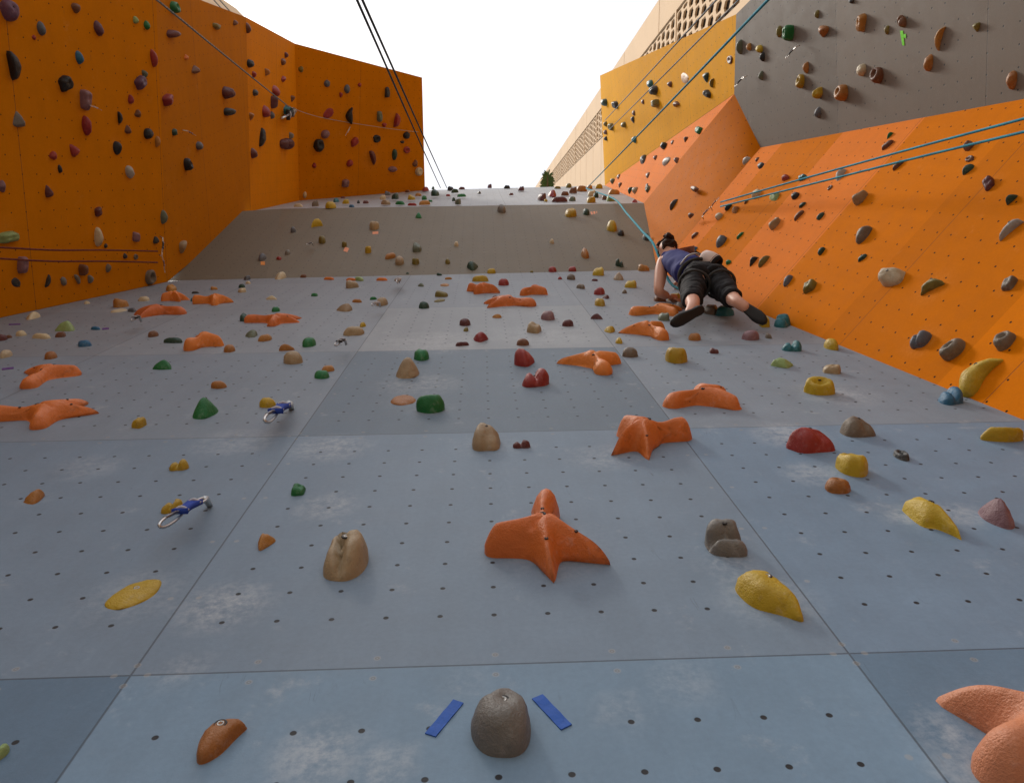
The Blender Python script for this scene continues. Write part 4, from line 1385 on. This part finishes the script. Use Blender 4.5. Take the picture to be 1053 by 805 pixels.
def build_tower():
    T = unit(ray(519, 240)); Q0 = at(651, 40, 26.0)
    h = np.array((0, -1.0, 0)); h = unit(h-(h@T)*T)
    pl = Plane(Q0, np.cross(T, h)); n = pl.n
    def st(px, py):
        P = pl.hit(px, py)-Q0; return P@T, -(P@h)
    w1 = st(673, 40)[1]; w2 = (st(617.5, 136)[1]+st(573, 191)[1])/2
    wi = w2+9.0; s0, s1 = -14.0, 100.0
    t = empty('tower_building', Q0.tolist()); tag(t, 'tall beige tower with a strip of perforated screens, behind the yellow wall', 'building')
    mb = NT('beige_render'); tc = mb.n('ShaderNodeTexCoord').outputs['Object']
    f = mb.math('MULTIPLY', mb.math('MULTIPLY_ADD', mb.noise(tc, .5, 5, .65), .25, .87), mb.math('MULTIPLY_ADD', mb.noise(tc, 12, 4, .7), .14, .93))
    sc = mb.n('ShaderNodeVectorMath', operation='SCALE'); sc.inputs[0].default_value = (.62, .43, .25); mb.l(f, sc.inputs['Scale']); mb.l(sc.outputs[0], mb.b.inputs['Base Color']); mb.b.inputs['Roughness'].default_value = .85
    md = plain('dark_screen_void', (.035, .022, .012), .9)  # shade of the hollow behind slots and joints, put into a near-black colour
    def pt(s, w, o=0.): return T*s-h*w+n*o
    def slab(nm, sa, sb, wa, wb, oa, ob_, mt):
        c = [pt(s, w, o) for o in (oa, ob_) for (s, w) in ((sa, wa), (sb, wa), (sb, wb), (sa, wb))]
        return link(nm, mesh(nm, c, [(0, 1, 2, 3), (7, 6, 5, 4), (0, 4, 5, 1), (1, 5, 6, 2), (2, 6, 7, 3), (3, 7, 4, 0)], False), t, mt)
    # cladding panels with open joints
    js = [st(678, 10)[0], st(645.5, 60)[0]]
    step = 6.5
    V1, F1 = [], []
    def boxinto(V, Fc, sa, sb, wa, wb, oa, ob_):
        o = len(V); V += [pt(s, w, q) for q in (oa, ob_) for (s, w) in ((sa, wa), (sb, wa), (sb, wb), (sa, wb))]
        Fc += [tuple(o+i for i in f) for f in ((0, 1, 2, 3), (7, 6, 5, 4), (0, 4, 5, 1), (1, 5, 6, 2), (2, 6, 7, 3), (3, 7, 4, 0))]
    s = js[0]-step*4
    while s < s1:
        boxinto(V1, F1, s+.03, s+step-.03, -0.0, w1, -.25, 0)
        s += step
    link('cladding', mesh('cladding', V1, F1, False), t, mb.m)
    V2, F2 = [], []
    s = js[0]-step*4
    while s < s1:
        boxinto(V2, F2, s+.03, s+step*.5-.03, w2, wi, -.25, 0); boxinto(V2, F2, s+step*.5+.03, s+step-.03, w2, wi, -.25, 0)
        s += step
    link('cladding', mesh('cladding', V2, F2, False), t, mb.m)
    slab('void_shade_slab', s0, s1, .02, wi-.02, -1.2, -.6, md)
    slab('slot_shade_slab', s0, 74, w1+.01, w2-.01, -.4, -.09, md)  # dark slab added close behind the slots to paint in their shade
    # perforated screen: staggered upright slots in frames
    frame = step*.62
    cw = .62; ch = (w2-w1-.16)/4.5
    V3, F3 = [], []
    s = js[0]-step*3; ci = 0
    while s < 72:
        n0 = s
        boxinto(V3, F3, s, s+.16, w1, w2, -.3, .0)
        s += .16
        nc = 9
        for i in range(nc):
            stag = (i % 2)*ch*.5
            rows = [(w1+.08+stag+k*ch, w1+.08+stag+(k+1)*ch) for k in range(-1, 5)]
            for wa, wb in rows:
                wa_, wb_ = max(wa, w1+.06), min(wb, w2-.06)
                if wb_-wa_ < .12: continue
                o = len(V3)
                ha, hb, qa, qb = s+.07, s+cw-.07, wa_+.025, wb_-.025
                cut = min(.05, (qb-qa)*.3)
                outer = [(s, wa_), (s+cw, wa_), (s+cw, (wa_+wb_)/2), (s+cw, wb_), (s, wb_), (s, (wa_+wb_)/2)]
                inner = [((ha+hb)/2-.15, qa), ((ha+hb)/2+.15, qa), (hb, (qa+qb)/2), ((ha+hb)/2+.15, qb), ((ha+hb)/2-.15, qb), (ha, (qa+qb)/2)]
                V3 += [pt(a, b, -.02) for a, b in outer]+[pt(a, b, -.02) for a, b in inner]+[pt(a, b, -.07) for a, b in inner]
                for k in range(6):
                    j = (k+1) % 6
                    F3 += [(o+k, o+j, o+6+j, o+6+k), (o+6+k, o+6+j, o+12+j, o+12+k)]
            s += cw
        s = n0+.16+nc*cw
    link('perforated_screen', mesh('perforated_screen', V3, F3, False), t, mb.m)
    # parapet bit of another beige building behind the left wall
    t = empty('beige_building', at(215, -40, 20).tolist()); tag(t, 'corner of a beige building behind the top of the left orange wall', 'building')
    a, b, c, d = at(150, -120, 20), at(190, -6, 20), at(207, 4.5, 20), at(212, -60, 20)
    a, b, c, d = at(170, -40, 20), at(185, 12, 20), at(214, 8, 20), at(200, -9, 20)
    q = [p-np.array(t.location) for p in (a, b, c, d)]; q += [p+np.array((0, 0, 6.)) for p in q]
    link('facade', mesh('facade', q, [(0, 1, 2, 3), (7, 6, 5, 4), (0, 4, 5, 1), (1, 5, 6, 2), (2, 6, 7, 3), (3, 7, 4, 0)], False), t, mb.m)

def build_ground():
    mt = NT('gravel_ground'); tc = mt.n('ShaderNodeTexCoord').outputs['Object']
    f = mt.math('MULTIPLY_ADD', mt.noise(tc, 3, 6, .7), .5, .75)
    sc = mt.n('ShaderNodeVectorMath', operation='SCALE'); sc.inputs[0].default_value = (.30, .25, .20); mt.l(f, sc.inputs['Scale']); mt.l(sc.outputs[0], mt.b.inputs['Base Color']); mt.b.inputs['Roughness'].default_value = .95
    n = 16; q = 300
    V = [np.array((x, y, -.004)) for y in np.linspace(-q, q, n) for x in np.linspace(-q, q, n)]
    Fc = [(j*n+i, j*n+i+1, (j+1)*n+i+1, (j+1)*n+i) for j in range(n-1) for i in range(n-1)]
    tag(link('ground', mesh('ground', V, Fc, False), None, mt.m), kind='structure')

SUN_EL, SUN_AZ = 62.0, -52.0     # azimuth from the wall's outward normal towards its left
EXPO = 0.42
def build_light():
    w = bpy.data.worlds.new('World'); S.world = w; w.use_nodes = True
    nt = w.node_tree; bgd = nt.nodes['Background']
    el = math.radians(SUN_EL)
    az = math.radians(SUN_AZ)
    sd = Vector((math.sin(az)*math.cos(el), -math.cos(az)*math.cos(el), math.sin(el)))   # towards the sun
    sky = nt.nodes.new('ShaderNodeTexSky'); sky.sky_type = 'NISHITA'; sky.sun_disc = False
    sky.sun_elevation = el; sky.sun_rotation = math.atan2(sd.x, sd.y)
    sky.air_density = 1.0; sky.dust_density = 6.0; sky.ozone_density = 1.0
    # thin bright overcast veil over the blue
    tc = nt.nodes.new('ShaderNodeTexCoord')
    nz = nt.nodes.new('ShaderNodeTexNoise'); nz.inputs['Scale'].default_value = 1.5; nz.inputs['Detail'].default_value = 6
    nt.links.new(tc.outputs['Generated'], nz.inputs['Vector'])
    mr = nt.nodes.new('ShaderNodeMapRange'); mr.inputs[1].default_value = .3; mr.inputs[2].default_value = .7; mr.inputs[3].default_value = .9; mr.inputs[4].default_value = 1.1
    nt.links.new(nz.outputs['Fac'], mr.inputs[0])
    sc = nt.nodes.new('ShaderNodeVectorMath'); sc.operation = 'SCALE'; sc.inputs[0].default_value = VEIL
    nt.links.new(mr.outputs[0], sc.inputs['Scale'])
    mx = nt.nodes.new('ShaderNodeMix'); mx.data_type = 'RGBA'; mx.inputs[0].default_value = .75
    nt.links.new(sky.outputs[0], mx.inputs[6]); nt.links.new(sc.outputs[0], mx.inputs[7])
    nt.links.new(mx.outputs[2], bgd.inputs['Color']); bgd.inputs['Strength'].default_value = .1
    ld = bpy.data.lights.new('sun', 'SUN'); ld.energy = 1.9; ld.angle = math.radians(12); ld.color = (1, .95, .86)
    lo = bpy.data.objects.new('sun', ld); COL.objects.link(lo)
    lo.rotation_euler = (-sd).to_track_quat('-Z', 'Y').to_euler(); lo.location = (-6, -8, 20)
    vs = S.view_settings; vs.view_transform = 'Standard'; vs.look = 'None'; vs.gamma = 1; vs.use_curve_mapping = False; vs.exposure = EXPO
VEIL = (8.8, 9.1, 9.7)

def build_camera():
    cd_ = bpy.data.cameras.new('camera'); co = bpy.data.objects.new('camera', cd_); COL.objects.link(co)
    from mathutils import Matrix
    M = Matrix(np.stack([RGT, UPV, -FWD], 1).tolist()).to_4x4(); M.translation = Vector(CAM.tolist()); co.matrix_world = M
    cd_.sensor_fit = 'HORIZONTAL'; cd_.sensor_width = 36; cd_.lens = 36*F/1053; cd_.clip_start = .02; cd_.clip_end = 2000
    S.camera = co
# ------------------------------------------------------------------ the climber
def skin_mesh(name, chains, subdiv=2, extra_scale=None):
    """chains: list of lists of (point, rx, ry) or with an int index to branch from; returns evaluated mesh"""
    V, E, Rr, roots = [], [], [], []
    for ch in chains:
        prev = None
        for it in ch:
            if isinstance(it, int): prev = it; continue
            p, rx, ry = it
            V.append(tuple(map(float, p))); Rr.append((rx, ry)); i = len(V)-1
            if prev is None: roots.append(i)
            else: E.append((prev, i))
            prev = i
    me = bpy.data.meshes.new(name+'_cage'); me.from_pydata(V, E, [])
    bm = bmesh.new(); bm.from_mesh(me); lay = bm.verts.layers.skin.verify(); bm.verts.ensure_lookup_table()
    for i, v in enumerate(bm.verts):
        v[lay].radius = Rr[i]; v[lay].use_root = i in roots
    bm.to_mesh(me); bm.free()
    ob = bpy.data.objects.new(name+'_cage', me); COL.objects.link(ob)
    m = ob.modifiers.new('skin', 'SKIN'); m.use_smooth_shade = True; m.branch_smoothing = .5
    s = ob.modifiers.new('sub', 'SUBSURF'); s.levels = subdiv; s.render_levels = subdiv
    dg = bpy.context.evaluated_depsgraph_get()
    out = bpy.data.meshes.new_from_object(ob.evaluated_get(dg)); out.name = name
    bpy.data.objects.remove(ob)
    out.polygons.foreach_set('use_smooth', [True]*len(out.polygons))
    return out

def build_climber():
    J = {k: atz(*v) for k, v in {'headtop': (685, 250.5, 6.58), 'head': (686, 256, 6.52), 'neck': (690, 263, 6.42), 'lsh': (681, 269, 6.32), 'rsh': (707, 262, 6.36), 'chest': (695, 269, 6.26),
     'waist': (709, 279, 6.03), 'hips': (724, 286, 5.88), 'lhip': (716, 286, 5.80), 'rhip': (735, 285, 5.82), 'lelb': (677, 301, 6.12), 'lwri': (688, 305, 6.17), 'lknee': (711, 304, 5.50), 'lank': (713, 315, 5.25),
     'lheel': (718, 319.5, 5.19), 'ltoe': (693, 332, 5.14), 'rknee': (749, 304, 5.53), 'rank': (758, 310.5, 5.31), 'rheel': (761.5, 312, 5.30), 'rtoe': (785, 330, 5.18)}.items()}
    J['relb'] = J['rsh']+np.array((.05, .13, .15)); J['rwri'] = J['relb']+np.array((0, .07, .13))
    fwd = np.array((0., 1, 0)); up = np.array((0, 0, 1.))
    base = J['ltoe']*.5+J['rtoe']*.5
    t = empty('person', base.tolist())
    tag(t, 'climber in blue tank top and black capri trousers clinging to the grey wall', 'person')
    skin = plain('skin', (.60, .30, .20), .5, 0, 30, .08)
    hair = plain('brown_hair', (.035, .014, .008), .6, .6, 60, .5)
    top = plain('blue_tank_top', (.016, .02, .15), .8, .3, 40, .2)
    cap = plain('black_capri', (.012, .010, .011), .85, .4, 40, .3)
    shoe = plain('black_climbing_shoe', (.012, .012, .012), .6, .2, 40, .3)
    hv = plain('harness_webbing', (.05, .05, .05), .8, .3, 90, .4)
    def add(nm, me, m, par=None):
        me.transform(__import__('mathutils').Matrix.Translation(-Vector(base.tolist())))
        return link(nm, me, par or t, m)
    mid = lambda a, b, k=.5: J[a]*(1-k)+J[b]*k
    # body: pelvis root, spine, head; limbs branch off
    ch = [[(J['hips'], .085, .07), (J['waist'], .07, .055), (mid('waist', 'chest', .55), .08, .06), (J['chest'], .088, .062), (J['neck'], .042, .042), (J['head']*.6+J['neck']*.4, .06, .06), (J['head'], .066, .072), (J['headtop'], .045, .05)]]
    ch.append([3, (J['lsh'], .052, .05), (mid('lsh', 'lelb'), .042, .042), (J['lelb'], .035, .035), (mid('lelb', 'lwri'), .034, .032), (J['lwri'], .023, .02)])
    ch.append([3, (J['rsh'], .052, .05), (mid('rsh', 'relb'), .042, .042), (J['relb'], .035, .035), (mid('relb', 'rwri'), .034, .032), (J['rwri'], .023, .02)])
    ch.append([0, (J['lhip'], .066, .066), (mid('lhip', 'lknee'), .062, .062), (J['lknee'], .056, .056), (mid('lknee', 'lank', .35), .046, .046), (J['lank'], .034, .034), (J['lheel']*.6+J['ltoe']*.4, .03, .03)])
    ch.append([0, (J['rhip'], .066, .066), (mid('rhip', 'rknee'), .062, .062), (J['rknee'], .056, .056), (mid('rknee', 'rank', .35), .046, .046), (J['rank'], .034, .034), (J['rheel']*.6+J['rtoe']*.4, .03, .03)])
    # nose, ears
    hd = J['head']
    ch.append([(hd+fwd*.05, .02, .02), (hd+fwd*.078-up*.012, .013, .013)])
    for s in (-1, 1): ch.append([(hd+np.array((s*.06, -.005, .0)), .012, .02), (hd+np.array((s*.072, -.015, .012)), .008, .018)])
    # hands: palm and five curled fingers each
    for w, e_, sgn in (('lwri', 'lelb', -1), ('rwri', 'relb', 1)):
        d = unit(J[w]-J[e_]); W = J[w]
        side = unit(np.cross(d, fwd)); nrm = unit(np.cross(side, d))
        if nrm[1] < 0: nrm = -nrm
        palm = W+d*.045
        ch.append([(W, .02, .016), (palm, .03, .014), (W+d*.075, .03, .012)])
        for k, (o, L) in enumerate(((-.027, .058), (-.009, .07), (.009, .066), (.026, .05))):
            a = W+d*.06+side*o; b = W+d*(.078+L*.35)+side*o*1.15; c = b+d*L*.25+nrm*L*.35; f = c+nrm*L*.35-d*L*.05
            ch.append([(a, .009, .009), (b, .009, .009), (c, .008, .008), (f, .0065, .0065)])
        a = W+d*.025+side*.022*sgn
        ch.append([(a, .011, .011), (a+side*.028*sgn+d*.02+nrm*.012, .0095, .0095), (a+side*.03*sgn+d*.045+nrm*.03, .008, .008)])
    add('body', skin_mesh('body', ch, 2), skin)
    # hair with a bun
    hm = skin_mesh('hair', [[(hd+up*.02-fwd*.01, .078, .082), (hd+up*.05-fwd*.015, .062, .062)], [(hd-fwd*.02-up*.03, .068, .066), (hd-fwd*.028-up*.085, .05, .042)],
        [(hd-fwd*.05-up*.01, .036, .036), (hd-fwd*.075-up*.015, .042, .042), (hd-fwd*.09-up*.01+np.array((.02, 0, 0)), .035, .035)]], 3)
    for v in hm.vertices:
        v.co += v.normal*(.018*noise.noise(v.co*38)+.012*noise.noise(v.co*80))
    add('hair', hm, hair)
    # tank top
    tm = skin_mesh('tank_top', [[(J['waist']-(J['chest']-J['waist'])*.28, .112, .096), (J['waist'], .11, .10), (mid('waist', 'chest', .55), .118, .105), (J['chest'], .125, .10), (J['chest']*.5+J['neck']*.5, .085, .065)],
        [3, (J['lsh']*.7+J['neck']*.3, .05, .052)], [3, (J['rsh']*.7+J['neck']*.3, .05, .052)]], 3)
    for v in tm.vertices: v.co += v.normal*(.009*(noise.noise(Vector((v.co.x*12+v.co.z*18, v.co.y*12, v.co.z*26)))+.4*noise.noise(v.co*45)))
    add('tank_top', tm, top)
    crot = mid('lhip', 'rhip')-up*.03
    pants = [[(J['waist']-(J['chest']-J['waist'])*.1, .112, .09), (J['hips'], .122, .10), (crot, .105, .092)], [(mid('lhip', 'hips', .3)-fwd*.02, .105, .1), (J['lhip']*.75+J['lknee']*.25, .1, .1)], [(mid('rhip', 'hips', .3)-fwd*.02, .105, .1), (J['rhip']*.75+J['rknee']*.25, .1, .1)]]
    for s in 'lr':
        pants.append([1, (J[s+'hip'], .098, .098), (mid(s+'hip', s+'knee'), .079, .079), (J[s+'knee'], .065, .065), (J[s+'knee']*.4+J[s+'ank']*.6, .058, .058)])
    pm = skin_mesh('capri_trousers', pants, 3)
    for v in pm.vertices: v.co += v.normal*(.010*(noise.noise(Vector((v.co.x*14, v.co.y*14, v.co.z*34)))+.5*noise.noise(v.co*50)))
    add('capri_trousers', pm, cap)
    for s in 'lr':
        h, o = J[s+'heel'], J[s+'toe']; d = unit(o-h)
        dn = -up*.6-fwd*.0; dn = unit(dn-(dn@d)*d); sd = np.cross(d, dn)
        # lathe-like last: sections along the foot
        V, Fc = [], []
        secs = [(-.035, .012, .02), (-.03, .024, .032), (-.005, .031, .045), (.04, .03, .046), (.09, .036, .04), (.13, .041, .032), (.165, .036, .026), (.19, .024, .02), (.2, .008, .01)]
        n = 14
        k_ = (np.linalg.norm(o-h)+.02)/.2
        for x, wd, ht in secs:
            for i in range(n):
                a = 2*math.pi*i/n; yy = math.cos(a)*wd*.85; zz = math.sin(a)*ht*.8; zz = max(zz, -.015) if True else zz
                V.append(h+d*x*k_+sd*yy-dn*zz)
        for j in range(len(secs)-1):
            for i in range(n): Fc.append((j*n+i, j*n+(i+1) % n, (j+1)*n+(i+1) % n, (j+1)*n+i))
        Fc += [tuple(range(n))[::-1], tuple(range((len(secs)-1)*n, len(secs)*n))]
        so = add('climbing_shoe', mesh('climbing_shoe', V, Fc), shoe)
    # harness: waist belt, leg loops
    def ringmesh(c, ax, r1, r2, th):
        ax = unit(ax); a = unit(np.cross(ax, fwd+up*.1)); b = np.cross(ax, a)
        P = [c+a*r1*math.cos(2*math.pi*i/28)+b*r2*math.sin(2*math.pi*i/28) for i in range(28)]
        return closed_tube(P, th, 7)
    sp = J['chest']-J['hips']
    wb = J['waist']*.55+J['hips']*.45
    hb = add('harness', mesh('harness', *ringmesh(wb, sp, .112, .096, .011)), hv)
    for s in 'lr':
        ax = J[s+'knee']-J[s+'hip']
        V, Fc = ringmesh(J[s+'hip']*.6+J[s+'knee']*.4, ax, .086, .086, .008)
        me = mesh('leg_loop', [v-base for v in V], Fc); link('leg_loop', me, hb, hv)
    # gear loops: thin steel-coloured cord along the back of the belt
    V, Fc = tube([wb+np.array((-.10, -.06, -.01)), wb+np.array((-.07, -.115, -.05)), wb+np.array((-.02, -.13, -.045)), wb+np.array((0.01, -.115, 0))], .006)
    link('gear_loop', mesh('gear_loop', [v-base for v in V], Fc), hb, plain('grey_cord', (.4, .4, .42), .5))
    # chalk bag hanging on the back of the harness
    c = atz(732, 268.5, 5.95)
    ob = empty('chalk_bag', c.tolist()); tag(ob, 'white chalk bag with a black base hanging from the back of the climber\'s harness', 'chalk bag')
    ax = unit(RGT*.5-UPV*.45-FWD*.5)     # the base is turned out and down
    a = unit(np.cross(ax, up)); b = np.cross(ax, a)
    def lathe(prof, n=24):
        V, Fc = [], []
        for z, r in prof:
            for i in range(n):
                an = 2*math.pi*i/n; w = 1+.04*math.sin(3*an+z*30); V.append(ax*z+a*r*w*math.cos(an)+b*r*w*math.sin(an))
        for j in range(len(prof)-1):
            for i in range(n): Fc.append((j*n+i, j*n+(i+1) % n, (j+1)*n+(i+1) % n, (j+1)*n+i))
        return V, Fc
    wt = plain('white_bag_cloth', (.72, .6, .55), .85, .4, 40, .15); bl = plain('black_bag_cloth', (.012, .01, .012), .85, .4, 40, .2)
    link('bag_body', mesh('bag_body', *lathe([(-.07, .0), (-.07, .035), (-.06, .045), (-.02, .052), (.025, .052), (.04, .045)])), ob, wt)
    link('bag_base', mesh('bag_base', *lathe([(.02, .0528), (.04, .0475), (.05, .043), (.052, .032), (.04, .028), (.03, .0)])), ob, bl)
    link('strap', mesh('strap', *tube([ax*-.085, ax*-.1+up*.03, ax*-.13+up*.02], .008)), ob, bl)
    CLIMB['tie'] = [atz(672.5, 252, 6.72), J['chest']+np.array((-.02, .14, .05)), J['waist']+np.array((0, .12, -.02))]
CLIMB = {}
build_holds()
build_walls()
build_tower()
leaf_tuft()
build_climber()
build_gear()
build_ground()
build_light()
build_camera()
